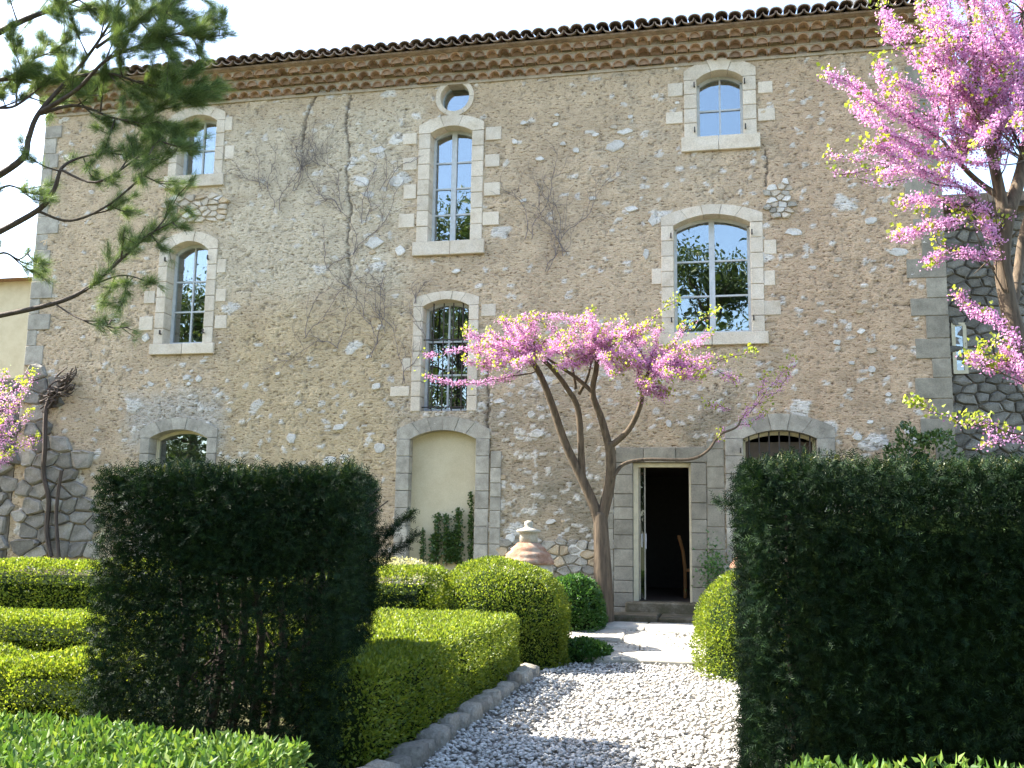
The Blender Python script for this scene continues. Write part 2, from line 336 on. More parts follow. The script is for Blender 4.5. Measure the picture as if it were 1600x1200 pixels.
# kerb of rough stones along the hedge side of the path
kt = tag(ob('kerb', None, None, (PX0-.05, -9, 0)), 'low kerb of rough grey stones edging the left side of the gravel path', 'kerb'); y = -10.2; k = 0
while y < -4.3:
    L = random.uniform(.16, .34); ob('kerb_stone', KERB[k % 5], kt, (random.uniform(-.03, .03), y+L/2+9, .045), (random.uniform(-.08, .08), random.uniform(-.08, .08), random.uniform(-.12, .12)), (random.uniform(.13, .24), L*1.02, random.uniform(.1, .24))); y += L; k += 1
# flagstone terrace in front of the door
tt = tag(ob('terrace', None, None, (-1.2, -2, 0)), kind='structure'); y = -3.0; r = 0
for dep in (.42, .48, .5, .55):
    x = -2.35 if r % 2 else -2.15
    while x < .35:
        L = random.uniform(.45, .95) if r else random.uniform(.75, 1.2); z = float(gz(0, y+dep/2))
        sl_ = math.atan2(float(gz(0, y+dep))-float(gz(0, y)), dep)
        ob('flagstone', random.choice(FLAG), tt, (x+L/2+1.2, y+dep/2+2, z-.035+random.uniform(-.014, .014)+(.035 if r == 0 else 0)), (sl_*.9, random.uniform(-.02, .02), random.uniform(-.05, .05)), (L*.985, dep*.97, .16)); x += L
    y += dep; r += 1

# ------------------------------------------------------------------ farmhouse
HX0, HX1, ZG = -12.4, 3.33, 9.27
house = thing('farmhouse', (HX0, 0, 0), 'three-storey old stone farmhouse with ochre plaster, arched windows and canal tile roof', 'house')
cuts = []                                   # outlines (x0,x1,z0,zs,zc) removed from the plaster sheet
def seg_arch(x0, x1, zs, zc, n=10):         # segmental arch points from left springing to right
    c = (x1-x0)/2; h = max(zc-zs, 1e-3); r = (c*c+h*h)/(2*h); xm = (x0+x1)/2; zo = zc-r; a = math.asin(min(1, c/r))
    return [(xm+r*math.sin(-a+2*a*i/n), zo+r*math.cos(-a+2*a*i/n)) for i in range(n+1)], (xm, zo, r, a)
FR = -.022                                  # face of the dressed stone, proud of the plaster
def stone_box(par, x0, x1, z0, z1, y1=.3, m='ashlar', name='surround_stone', pr=FR):
    b = MB(); j = random.uniform(-.004, .004); b.box((x0+.003, pr+j, z0+.003), (x1-.003, y1, z1-.003), .008); return b.obj(name, M[m], par)
def opening(kind, x0, x1, z0, zs, zc, sw, depth=.25, arch_top=None, m='ashlar', cols=2, rows=3, leaves=1, sill=True, quoins=(), nv=5, frame='frame', hinges=True, sill_ext=.1, shoulder=True, zsill=None, label=None):
    name = 'window'
    win = MB(); ft = .05; fy = depth; fx0, fx1 = x0-.01, x1+.01
    # timber frame
    ap, _ = seg_arch(fx0+ft, fx1-ft, zs-.03, zc-ft); op, _ = seg_arch(fx0, fx1, zs, zc+.01)
    if kind != 'blind':
        for (a, b_), (c, d) in zip(zip(op[:-1], op[1:]), zip(ap[:-1], ap[1:])): win.prism([c, d, b_, a][::-1], fy-.03, fy+.05)
        win.box((fx0, fy-.03, z0), (fx0+ft, fy+.05, zs-.001)); win.box((fx1-ft, fy-.03, z0), (fx1, fy+.05, zs-.001)); win.box((fx0+ft, fy-.032, z0), (fx1-ft, fy+.05, z0+.07))
    o = win.obj(name, M[frame], house) if kind != 'blind' else None
    if kind == 'blind':
        pn = MB(); pn.prism([(fx0, z0), (fx1, z0)]+op[::-1], fy, fy+.1); o = pn.obj('blind_door', M['blind'], house)
    def top(x):                              # inner arch height of the frame at x
        _, (xm, zo, r, a) = seg_arch(fx0+ft, fx1-ft, zs-.03, zc-ft); return zo+math.sqrt(max(0, r*r-(x-xm)**2))
    if kind == 'glazed':
        gx0, gx1, gz0 = fx0+ft, fx1-ft, z0+.07; W = gx1-gx0; bw = .028
        xs = [gx0+W*i/cols for i in range(cols+1)]
        mull = MB()
        for i in range(1, cols):
            hw = .045 if leaves == 2 else bw/2; mull.box((xs[i]-hw, fy-.02 if leaves == 1 else fy-.034, gz0), (xs[i]+hw, fy+.03, top(xs[i])+.01))
        mull.obj('mullion', M[frame], o)
        zt = zs-.03; Hh = (zc+zs)/2-ft-gz0; zz = [gz0+Hh*i/rows for i in range(rows+1)]
        for i in range(cols):
            a = xs[i]+(0 if i == 0 else (.045 if leaves == 2 else bw/2)); b_ = xs[i+1]-(0 if i == cols-1 else (.045 if leaves == 2 else bw/2))
            for jz in range(1, rows): g = MB(); g.box((a, fy-.018, zz[jz]-bw/2), (b_, fy+.02, zz[jz]+bw/2)); g.obj('glazing_bar', M[frame], o)
            for jz in range(rows):
                lo = zz[jz]+(bw/2 if jz else 0); tilt = random.uniform(-.0015, .0015)
                if jz < rows-1: pts = [(a, lo), (b_, lo), (b_, zz[jz+1]-bw/2), (a, zz[jz+1]-bw/2)]
                else: pts = [(a, lo), (b_, lo)]+[(b_+(a-b_)*q/6, top(b_+(a-b_)*q/6)) for q in range(7)]
                g = MB(); g.prism(pts, fy+.004+tilt, fy+.010+tilt); g.obj('pane', M['glass'], o)
    # dressed stone surround
    xo0, xo1 = x0-sw, x1+sw; at_ = arch_top or sw
    zj0 = z0; nst = max(2, round((zs-z0)/.27)); hs = [zj0+(zs-zj0)*i/nst for i in range(nst+1)]
    for i in range(nst):
        stone_box(o, xo0, x0, hs[i], hs[i+1], depth+.06, m); stone_box(o, x1, xo1, hs[i], hs[i+1], depth+.06, m)
    inn, (xm, zo, r, a) = seg_arch(x0, x1, zs, zc, nv)
    hi = zc+at_
    sub = 4; full, _ = seg_arch(x0, x1, zs, zc, nv*sub)
    outer, _ = seg_arch(xo0, xo1, zs+(.1 if shoulder else .0)+at_*.25, hi, nv*sub)
    for i in range(nv):
        lo_ = full[i*sub:(i+1)*sub+1]; up = outer[i*sub:(i+1)*sub+1]
        g = .003; pts = [(x+g if q == 0 else x-g if q == sub else x, z) for q, (x, z) in enumerate(lo_)]+[(x+g if q == 0 else x-g if q == sub else x, z) for q, (x, z) in enumerate(up)][::-1]
        if i == 0: pts.append((xo0, zs+.004))
        if i == nv-1: pts.insert(sub+1, (xo1, zs+.004))
        b = MB(); b.prism(pts, FR+random.uniform(-.004, .004)-(.008 if i == nv//2 else 0), depth+.06); b.obj('arch_stone', M[m], o)
    if sill:
        xm_ = (x0+x1)/2+random.uniform(-.05, .05); zb = zsill if zsill is not None else z0-.2
        stone_box(o, xo0-sill_ext+.05, xm_, zb, z0, depth+.08, m, 'sill', FR-.035); stone_box(o, xm_, xo1+sill_ext-.05, zb, z0, depth+.08, m, 'sill', FR-.035)
    for qx0, qx1, qz0, qz1 in quoins: stone_box(o, qx0, qx1, qz0, qz1, .1, m, 'quoin_stone', FR+.008)
    if hinges:
        for hx in (x0-.05, x1+.02):
            for hz in (z0+.12*(zs-z0), zs-.1*(zs-z0)):
                b = MB(); b.box((hx, -.075, hz-.035), (hx+.022, FR, hz-.015)); b.box((hx+.001, -.078, hz-.03), (hx+.02, -.05, hz+.04)); b.obj('hinge_pin', M['iron'], o)
    cuts.append((xo0+.03, xo1-.03, (zsill if sill and zsill else z0-.15 if sill else z0)+.02, zs+.03, zc+.02))
    if label: o['label'] = label
    return o
def fx(px, py): return F(px, py)[0]
def fz(px, py): return F(px, py)[1]
def Q4(lst): return [(fx(a, c), fx(b_, c), fz(a, d), fz(a, c)) for a, b_, c, d in lst]
w1 = opening('glazed', fx(278, 240), fx(336, 240), fz(305, 274), fz(300, 191), fz(310, 180), .17, rows=2, zsill=fz(305, 293), arch_top=.16, quoins=Q4([(352, 367, 228, 250), (352, 364, 183, 205), (262, 277, 205, 222)]), hinges=False)
w2 = opening('glazed', fx(260, 460), fx(321, 460), fz(290, 537), fz(290, 391), fz(300, 377), .19, rows=3, zsill=fz(290, 554), arch_top=.18, quoins=Q4([(226, 243, 455, 475), (218, 240, 495, 517), (340, 354, 405, 427), (338, 354, 452, 472), (336, 355, 493, 514)]))
w3 = opening('glazed', fx(234, 700), fx(323, 700), .95, fz(280, 684), fz(280, 671), .19, cols=1, rows=1, zsill=.75, arch_top=.2, m='ashlar_old', frame='cream', hinges=False)
w5 = opening('glazed', fx(671, 290), fx(736, 290), fz(700, 377), fz(700, 207), fz(705, 197), .21, rows=4, leaves=2, zsill=fz(700, 399), arch_top=.19, nv=3, hinges=False,
    quoins=Q4([(630, 652, 209, 227), (630, 652, 247, 267), (631, 651, 289, 312), (623, 648, 335, 357), (759, 784, 199, 220), (758, 781, 242, 262), (756, 782, 286, 307), (754, 780, 332, 353)]))
w6 = opening('glazed', fx(659, 560), fx(731, 560), fz(690, 643), fz(695, 478), fz(697, 468), .17, rows=3, zsill=fz(690, 648), arch_top=.14, sill=False, nv=5, hinges=False,
    quoins=Q4([(752, 775, 475, 495), (610, 640, 604, 620), (628, 642, 560, 580)]))
for px in (676, 692, 707, 722):
    b = MB(); x = fx(px, 480); b.tube([(x, .08, fz(690, 643)-.02), (x, .08, fz(697, 474)+.02)], .011, 6); b.obj('bar', M['iron'], w6)
b = MB()
for zb in (fz(690, 636), fz(690, 530)): b.box((fx(659, 560), .072, zb), (fx(731, 560), .088, zb+.018))
b.obj('crossbar', M['iron'], w6)
w7 = opening('blind', fx(640, 720), fx(743, 720), .3, fz(690, 686), fz(690, 672), .23, depth=.16, arch_top=.22, m='ashlar_old', sill=False, hinges=False, nv=6)
w8 = opening('glazed', fx(1089, 170), fx(1161, 170), fz(1120, 213), fz(1120, 123), fz(1125, 110), .21, rows=2, zsill=fz(1120, 236), arch_top=.2, nv=3,
    quoins=Q4([(1043, 1067, 131, 152), (1040, 1067, 176, 195), (1184, 1207, 128, 147), (1184, 1211, 170, 190)]))
w9 = opening('glazed', fx(1053, 430), fx(1173, 430), fz(1110, 520), fz(1110, 350), fz(1112, 335), .2, rows=3, leaves=2, zsill=fz(1110, 540), arch_top=.16, nv=5,
    quoins=Q4([(1193, 1213, 375, 398), (1193, 1211, 423, 447), (1193, 1220, 470, 493), (1018, 1034, 420, 445)]))
w10 = opening('open', fx(1161, 700), fx(1276, 700), 1.2, fz(1200, 685), fz(1218, 672), .27, rows=2, zsill=1.0, arch_top=.25, m='ashlar_old', frame='cream', sill=True, nv=5)
for k in range(7):
    b = MB(); x = fx(1161, 700)+(k+.6)/7.2*(fx(1276, 700)-fx(1161, 700)); b.tube([(x, .06, 1.2), (x, .06, fz(1218, 674))], .013, 6); b.obj('bar', M['iron'], w10)
# round oculus
oc = P(711, 152); ro = .255
ring = []; oculus = None
g = MB(); g.prism([(oc[0]+(ro+.0)*math.cos(k*math.pi/16), oc[2]+(ro+.0)*math.sin(k*math.pi/16)) for k in range(32)], .20, .21); 
fr_ = MB()
for k in range(32):
    a0, a1 = k*math.pi/16, (k+1)*math.pi/16; pt = lambda r, a: (oc[0]+r*math.cos(a), oc[2]+r*math.sin(a))
    fr_.prism([pt(ro, a0), pt(ro+.01, a0), pt(ro+.01, a1), pt(ro, a1)], .15, .24)
oculus = fr_.obj('window', M['frame'], house); g.obj('pane', M['glass'], oculus)
for k in range(6):
    pts = [pt(ro+.003, a) for a in np.linspace(k*math.pi/3+.01, (k+1)*math.pi/3-.01, 7)]+[pt(ro+.085, a) for a in np.linspace((k+1)*math.pi/3-.01, k*math.pi/3+.01, 7)]
    b = MB(); b.prism(pts, FR, .26); b.obj('surround_stone', M['ashlar'], oculus)
# doorway with dressed jambs and lintel
DX0, DX1, DZ0, DZ1 = fx(989, 830), fx(1080, 830), .60, fz(1034, 723)
door = MB()
door.box((DX0, .10, DZ0), (DX0+.075, .26, DZ1)); door.box((DX1-.03, .10, DZ0), (DX1, .26, DZ1)); door.box((DX0+.075, .102, DZ1-.06), (DX1-.03, .26, DZ1))
door = door.obj('doorway', M['cream'], house)
lf = MB(); lf.box((DX0+.08, .20, DZ0+.02), (DX0+.10, .23, DZ1-.06)); lf.box((DX0+.16, .20, DZ0+.02), (DX0+.178, .23, DZ1-.06)); lf.obj('sliding_leaf', M['ashlar_old'], door)
lg = MB(); lg.box((DX0+.10, .212, DZ0+.02), (DX0+.16, .218, DZ1-.06)); lg.obj('pane', M['clear_glass'], door)
hd = MB(); hx = DX0+.175
hd.tube([(hx-.05, .19, 1.42), (hx-.05, .15, 1.42), (hx-.05, .15, 1.62), (hx-.05, .19, 1.62)], .007, 6); hd.tube([(hx+.012, .20, 1.40), (hx+.012, .15, 1.40), (hx+.012, .15, 1.62), (hx+.012, .20, 1.62)], .008, 6); hd.obj('handle', M['steel'], door)
lx0, lx1 = fx(962, 710), fx(1105, 710); lz0, lz1 = DZ1+.003, fz(1034, 699)
for a, b_ in ((0, .31), (.31, .66), (.66, 1)): stone_box(door, lx0+(lx1-lx0)*a, lx0+(lx1-lx0)*b_, lz0, lz1, .3, 'ashlar_grey', 'lintel_stone')
def column(par, x0, x1, z0, z1, h, m, name='jamb_stone', y1=.3, var=.06):
    z = z0
    while z < z1-.05:
        hh = min(h+random.uniform(-var, var), z1-z)
        if z1-z-hh < .1: hh = z1-z
        stone_box(par, x0, x1, z, z+hh, y1, m, name); z += hh
column(door, fx(959, 830), DX0, .3, DZ1, .24, 'ashlar_grey'); column(door, DX1, fx(1105, 830), .3, DZ1, .25, 'ashlar_grey')
column(door, fx(1105, 830)+.003, fx(1133, 830), .3, lz1+.1, .3, 'ashlar_grey', y1=.1); column(door, fx(943, 830), fx(959, 830)-.003, .3, DZ1-.2, .27, 'ashlar_grey', y1=.1)
b = MB(); b.box((DX0-.1, -.22, .3), (DX1+.1, .3, DZ0), .02); b.obj('threshold', M['moss_stone'], door)
cuts.append((fx(959, 830)+.03, fx(1105, 830)-.03, 0, lz1-.05, lz1-.03))
column(w7, fx(766, 760), fx(783, 760), .35, 2.9, .26, 'ashlar_old', 'quoin_stone', .1, .05)
# corner quoins of the house
for side, xa in ((1, HX1), (0, HX0)):
    z = .3; k = 0
    while z < 9.0:
        h = random.uniform(.27, .36); L = random.uniform(.42, .58) if k % 2 else random.uniform(.24, .34)
        if side or z > 4.3: stone_box(house, xa-L if side else xa, xa if side else xa+L*.8, z, min(z+h, 9.05), .12, 'ashlar_grey' if side else 'ashlar_old', 'corner_stone', FR+.006 if k % 2 else FR+.012)
        z += h; k += 1

# plaster sheet: relief and tone per vertex
ST = .026
ax_ = np.arange(HX0, HX1+ST, ST); ax_[-1] = HX1; az_ = np.arange(-.1, 9.42, ST); X, Z = np.meshgrid(ax_, az_); x = X.ravel(); z = Z.ravel(); p3 = np.stack([x, z, x*0], -1)
nA = fbm(p3*1.1, 4, 1); nB = fbm(p3*5, 4, 5); nC = fbm(p3*np.array([13, 19, 1]), 3, 9); nD = fbm(p3*.35, 3, 21)
wx = x+.05*vnoise(p3*7, 31); wz = z+.04*vnoise(p3*7, 33)
f1, f2, cr = voro(wx*9, wz*13, 3); g1, g2, gr = voro(wx*2.9, wz*4.4, 8)
edge = f2-f1; gedge = g2-g1
def zone(px0, px1, py0, py1, soft=.5):       # soft rectangle in photo pixels on the facade
    xa, xb = fx(px0, (py0+py1)/2), fx(px1, (py0+py1)/2); za, zb = fz((px0+px1)/2, py1), fz((px0+px1)/2, py0)
    n = .5*nA+.35*nB; return sst(-soft, soft, np.minimum(np.minimum(x-xa, xb-x), np.minimum(z-za, zb-z))+n*soft*1.6)
grey = zone(770, 1130, 640, 960, .5); orange = zone(1190, 1480, 100, 700, .7); cream = zone(330, 640, 170, 470, .6); mort = zone(60, 1500, 60, 122, .12); rub = zone(560, 640, 170, 460, .3)*.5
low = zone(-100, 1500, 560, 1000, .6); tan = zone(340, 620, 480, 760, .4)
dens = .045+.05*low+.2*rub+.03*cream+.06*zone(760, 1000, 560, 960, .4)+.10*nD
wst = (sst(.10, .26, edge))*(cr < dens)*(nC > -.55); gst = sst(.10, .22, gedge)*(gr < .012+.03*low+.1*rub)
crack = (1-sst(.0, .085, edge))*sst(-.05, .35, nB+.3*nA)*.8
dash = np.maximum(sst(.42, .66, fbm(p3*np.array([11, 26, 1]), 2, 44)+.2*nB), .8*sst(.5, .7, fbm(p3*np.array([20, 17, 1]), 2, 48)+.2*nA))
gcr = (1-sst(0, .05, gedge))*sst(.05, .4, nA+.3*nB)
hgt = .014*nA+.012*nB+.008*nC+.009*np.maximum(wst, gst)-.014*crack-.016*dash-.02*gcr-.012*sst(.35, .6, nC)*sst(-.1, .3, nA)
fis = np.zeros(x.shape)
for pl_ in ([(548, 150), (540, 190), (546, 230), (541, 280), (549, 330), (543, 380), (547, 450)], [(1196, 235), (1199, 262), (1196, 290)], [(760, 560), (764, 640), (760, 720)], [(1480, 470), (1440, 478), (1400, 476)], [(500, 140), (480, 175), (470, 230)]):
    w_ = [F(a, b_) for a, b_ in pl_]
    for (xa, za), (xb, zb) in zip(w_[:-1], w_[1:]):
        dx, dz = xb-xa, zb-za; tt0 = np.clip(((x-xa)*dx+(z-za)*dz)/(dx*dx+dz*dz), 0, 1); fis = np.maximum(fis, 1-sst(.008, .034, np.hypot(x-xa-tt0*dx+.05*nB+.03*nC, z-za-tt0*dz)))
fis *= sst(-.5, 0, nB+.2); hgt = hgt-.03*fis
c0 = np.array([.56, .44, .30]); tone = c0[None]*(1+.16*nA[:, None]+.14*nB[:, None])
def blend(c, wgt): 
    global tone
    tone = tone*(1-wgt[:, None])+np.array(c)[None]*(1+.2*nB[:, None])*wgt[:, None]
blend((.60, .53, .40), cream*.75); blend((.52, .375, .25), orange*.75); blend((.53, .42, .25), tan*.6); blend((.25, .225, .165), grey*.8*sst(-.35, .3, nA+.2)); blend((.47, .43, .36), mort*.85)
blend((.30, .275, .22), sst(.25, .6, nD+.4*nB)*.35*(1-orange)); blend((.36, .34, .29), zone(620, 770, 600, 700, .3)*.4)
blend((.42, .41, .38), zone(200, 350, 620, 700, .25)*.7)
blend((.68, .65, .59), np.maximum(wst*.85, gst*.9)); blend((.13, .105, .08), fis*.8); blend((.22, .18, .13), np.clip(.55*dash+.35*gcr+.3*crack, 0, .75))  # cracks and pits toned dark, shade inside the recesses painted in with them
V = np.stack([x, -hgt+.0, z], -1); I = np.arange(x.size).reshape(X.shape); Qf = np.stack([I[:-1, :-1], I[:-1, 1:], I[1:, 1:], I[1:, :-1]], -1).reshape(-1, 4)
cx = x[Qf].mean(1); cz = z[Qf].mean(1); keep = np.ones(len(Qf), bool)
for a, b_, z0, zs, zc in cuts:
    zt = zs+(zc-zs)*(1-((cx-(a+b_)/2)/((b_-a)/2))**2); keep &= ~((cx > a) & (cx < b_) & (cz > z0) & (cz < zt))
keep &= (cx-oc[0])**2+(cz-oc[2])**2 > (ro+.05)**2
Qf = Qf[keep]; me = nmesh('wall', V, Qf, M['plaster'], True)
ca = me.attributes.new('tone', 'FLOAT_COLOR', 'POINT'); ca.data.foreach_set('color', np.concatenate([np.clip(tone, .02, .9), np.ones((len(x), 1))], 1).astype(np.float32).ravel())
wall = rel(ob('wall', me, house), house)
wl = Vector(house.location)
# larger stones showing through the plaster
def in_cut(X_, Z_, mg=.12):
    return any(a-mg < X_ < b_+mg and z0-mg-.1 < Z_ < zc+.3 for a, b_, z0, zs, zc in cuts) or math.hypot(X_-oc[0], Z_-oc[2]) < .45
def poly_stone(par, pts, y, pr, kind, name='stone'):
    pts = np.array(pts); c = pts.mean(0); q = pts-c; n = len(q); v = []
    for sc_, yy, jt in ((1.0, .05, 0), (.97, -pr*.6, .006), (.80, -pr, .012)):
        k_ = sc_+rng.normal(0, .03, (n, 1))*(sc_ < .95); v += [(a, yy+random.uniform(-jt, jt)*(pr/.04), b_) for a, b_ in q*k_]
    f = [((i+1) % n+n*j, i+n*j, i+n*(j+1), (i+1) % n+n*(j+1)) for j in range(2) for i in range(n)]+[tuple(range(2*n, 3*n))]
    return ob(name, mdata(name, v, f, M[kind], False), par, (c[0], y, c[1]))
def wstone(px, py, w_, h_, kind='white_stone', pr=.02, rot=None):
    X_, Z_ = fx(px, py), fz(px, py)
    if in_cut(X_, Z_): return
    n = random.randint(7, 10); an = np.sort((np.arange(n)+rng.uniform(-.35, .35, n))*2*math.pi/n); rr = rng.uniform(.36, .56, n); th = random.uniform(-.3, .3)
    a, b_ = rr*np.cos(an)*w_*1.1, rr*np.sin(an)*h_*1.1; poly_stone(wall, np.stack([X_+a*math.cos(th)-b_*math.sin(th), Z_+a*math.sin(th)+b_*math.cos(th)], -1), 0, pr, kind)
def masonry(par, y, x0, x1, z0, z1, cw, chh, kinds, pr, gap=.009, jit=.36, test=None):
    nr_ = int((z1-z0)/chh)+1; nc = int((x1-x0)/cw)+2; S = {}
    for j in range(-1, nr_+1):
        for i in range(-1, nc+1): S[i, j] = (x0+(i+.5*(j % 2)+random.uniform(-jit, jit))*cw, z0+(j+.5+random.uniform(-jit, jit))*chh)
    for (i, j), (sx_, sz_) in S.items():
        if not (x0-cw*.3 < sx_ < x1+cw*.3 and z0 < sz_ < z1) or (test and not test(sx_, sz_)): continue
        pl = [(sx_-cw*1.1, sz_-chh*1.1), (sx_+cw*1.1, sz_-chh*1.1), (sx_+cw*1.1, sz_+chh*1.1), (sx_-cw*1.1, sz_+chh*1.1)]
        for di in range(-2, 3):
            for dj in range(-2, 3):
                o = S.get((i+di, j+dj))
                if o is None or (di == 0 and dj == 0): continue
                nx_, nz_ = o[0]-sx_, (o[1]-sz_)*2.6; L_ = math.hypot(nx_, nz_)+1e-9; nx_ /= L_; nz_ /= L_; d_ = ((o[0]-sx_)*nx_+(o[1]-sz_)*nz_)/2-gap/2; out = []
                for a, b_ in zip(pl, pl[1:]+pl[:1]):
                    da = (a[0]-sx_)*nx_+(a[1]-sz_)*nz_-d_; db = (b_[0]-sx_)*nx_+(b_[1]-sz_)*nz_-d_
                    if da <= 0: out.append(a)
                    if da*db < 0: t_ = da/(da-db); out.append((a[0]+(b_[0]-a[0])*t_, a[1]+(b_[1]-a[1])*t_))
                pl = out
                if len(pl) < 3: break
            if len(pl) < 3: break
        if len(pl) >= 3:
            cq = []
            for a, b_ in zip(pl, pl[1:]+pl[:1]):
                if math.dist(a, b_) > .02: u_ = random.uniform(.05, .17); cq += [(a[0]+(b_[0]-a[0])*u_, a[1]+(b_[1]-a[1])*u_), (b_[0]+(a[0]-b_[0])*u_, b_[1]+(a[1]-b_[1])*u_)]
            pl = cq if len(cq) >= 6 else pl
            poly_stone(par, pl, y, pr*random.uniform(.55, 1.3), random.choice(kinds))
for px, py, pw, ph_ in [(962, 228, 32, 17), (975, 206, 30, 9), (565, 285, 32, 18), (620, 285, 30, 18), (590, 235, 28, 12), (618, 222, 22, 10), (575, 305, 22, 12), (558, 122, 28, 9), (585, 380, 30, 18), (625, 392, 18, 16), (700, 413, 18, 14), (712, 424, 16, 8), (708, 443, 12, 9), (838, 678, 24, 13), (830, 648, 12, 10), (902, 860, 26, 20), (856, 566, 12, 7), (780, 627, 18, 8), (797, 842, 18, 15), (825, 870, 14, 10), (860, 815, 16, 9), (1140, 385, 18, 20), (1010, 396, 10, 18), (890, 610, 16, 12), (1045, 662, 9, 12), (593, 700, 18, 14), (455, 685, 20, 14), (530, 668, 20, 10), (587, 604, 16, 13), (515, 720, 22, 13), (410, 740, 18, 12), (292, 590, 15, 10), (310, 592, 12, 11), (295, 600, 9, 6), (228, 528, 14, 13), (1110, 690, 14, 10), (1405, 394, 28, 12), (1240, 363, 26, 10), (1385, 290, 24, 8), (1360, 345, 18, 10), (1362, 577, 12, 9), (1345, 518, 12, 8), (1388, 617, 8, 7), (1420, 673, 14, 12), (1340, 683, 16, 8), (1370, 688, 18, 8), (1430, 690, 14, 10), (1308, 535, 12, 8), (1190, 311, 24, 14), (985, 327, 22, 9), (1020, 345, 14, 16), (925, 310, 14, 7), (985, 183, 9, 8), (900, 235, 12, 9), (880, 225, 10, 7), (930, 211, 12, 6), (868, 195, 11, 7), (818, 192, 12, 7), (805, 222, 12, 9), (843, 248, 14, 7)]:
    s_ = .0102; wstone(px, py, pw*s_, ph_*s_*1.1)
for k in range(70):
    px, py = random.uniform(80, 1470), random.uniform(150, 860)
    if 640 < px < 1140 and py > 860: continue
    s_ = random.uniform(.05, .12); wstone(px, py, s_*1.3, s_*.8, random.choice(['white_stone', 'beige_stone', 'ochre_stone']), .014)
def patch(px0, px1, py0, py1, cw, chh, kinds, pr, test=None):
    x0, x1 = fx(px0, (py0+py1)/2), fx(px1, (py0+py1)/2); z1, z0 = fz((px0+px1)/2, py0), fz((px0+px1)/2, py1)
    masonry(wall, 0, max(x0, HX0+.03), x1, z0, z1, cw, chh, kinds, pr, test=lambda X_, Z_: not in_cut(X_, Z_, .03) and (test is None or test(X_, Z_)))
elt = lambda px0, px1, py0, py1: (lambda X_, Z_: ((X_-fx((px0+px1)/2, (py0+py1)/2))/(fx(px1, py0)-fx(px0, py0))*2)**2+((Z_-fz((px0+px1)/2, (py0+py1)/2))/(fz(px0, py0)-fz(px0, py1))*2)**2 < 1.1)
patch(262, 346, 296, 356, .19, .10, ['beige_stone', 'ochre_stone', 'beige_stone', 'beige_stone', 'white_stone'], .035, elt(255, 350, 290, 362))
patch(1200, 1238, 284, 344, .12, .10, ['beige_stone', 'rubble', 'white_stone'], .035, elt(1196, 1240, 280, 348))
xr = lambda X_, Z_: X_ < -11.75+.12*math.sin(Z_*5.1)+1.2*min(1, max(0, (3.9-Z_)/2.2))
patch(44, 190, 575, 875, .36, .27, ['rubble_shaded', 'rubble_shaded', 'rubble', 'rubble_shaded'], .07, xr)
patch(785, 925, 842, 895, .2, .13, ['rubble', 'ochre_stone', 'rubble'], .03)
# rest of the shell: sides, back, floors, partitions
sh = MB(); sh.box((HX0, .13, -.1), (HX0+.4, 8, 9.3)); sh.obj('side_wall', M['ashlar_old'], house)
sh = MB(); sh.box((HX1-.4, .13, -.1), (HX1, 8, 9.3)); sh.obj('side_wall', M['ashlar_grey'], house)
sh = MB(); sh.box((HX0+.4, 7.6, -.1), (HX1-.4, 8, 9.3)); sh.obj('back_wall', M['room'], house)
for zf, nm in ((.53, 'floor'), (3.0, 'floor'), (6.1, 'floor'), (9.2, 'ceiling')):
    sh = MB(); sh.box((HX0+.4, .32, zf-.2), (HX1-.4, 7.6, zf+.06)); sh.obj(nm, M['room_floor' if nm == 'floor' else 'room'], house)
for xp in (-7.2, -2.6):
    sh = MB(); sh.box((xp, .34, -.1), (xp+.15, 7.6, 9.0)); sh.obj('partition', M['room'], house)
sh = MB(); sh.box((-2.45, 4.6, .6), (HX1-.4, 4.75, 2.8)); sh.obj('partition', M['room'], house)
# stepped eaves of canal tiles
PT = (HX1-HX0)/75; RA = PT*.47; RH = .098; ROW = .128
def arc(r, h, n=8, a0=0, a1=math.pi): return [(-r*math.cos(a0+(a1-a0)*i/n), h*math.sin(a0+(a1-a0)*i/n)) for i in range(n+1)]
gt = MB(); o_ = arc(RA, RH); i_ = arc(RA-.016, RH-.016); n = len(o_)
v = [(a, 0, b_) for a, b_ in o_]+[(a, 0, b_) for a, b_ in i_]; v += [(a*.97, .30, b_) for a, _, b_ in v]
f = []
for k in range(n-1): f += [(k, n+k, n+k+1, k+1), (k, k+1, 2*n+k+1, 2*n+k), (n+k+1, n+k, 3*n+k, 3*n+k+1)]
f += [(0, 2*n, 3*n, n), (n-1, 2*n-1, 4*n-1, 3*n-1)]
GT = [mdata('genoise_tile', v+[(a, fd_, b_) for a, b_ in i_], f+[tuple(range(len(v), len(v)+n))], M['genoise_tile'], False) for fd_ in (.03, .08, .12, .16)]
eav = MB(); eav.box((HX0, -.03, ZG-.05), (HX1, .4, ZG+.001)); eav = eav.obj('eaves', M['mortar'], house)
for r in range(3):
    y0 = -.115-.135*r; z0 = ZG+ROW*r; b = MB()
    for k in range(75):
        xc = HX0+PT*(k+.5); ys = y0+.012
        prev = None; line = [(-PT/2, 0)]+o_+[(PT/2, 0)]
        tv = [(xc+a, ys, z0+b_) for a, b_ in line]+[(xc+a, ys, z0+ROW-.03) for a, _ in line]; m_ = len(line)
        b.add(tv, [(i, i+1, m_+i+1, m_+i) for i in range(m_-1)])
    b.box((HX0-.01, y0+.004, z0+ROW-.03), (HX1+.01, .3, z0+ROW-.001)); b.box((HX0, y0+.16, z0), (HX1, .3, z0+ROW-.031)); b.obj('mortar', M['mortar'], eav)
    for k in range(75):
        ob('genoise_tile', random.choice(GT), eav, (HX0+PT*(k+.5), y0+random.uniform(-.012, .012), z0+random.uniform(-.004, .003)), (random.uniform(-.03, .03), 0, random.uniform(-.03, .03)))
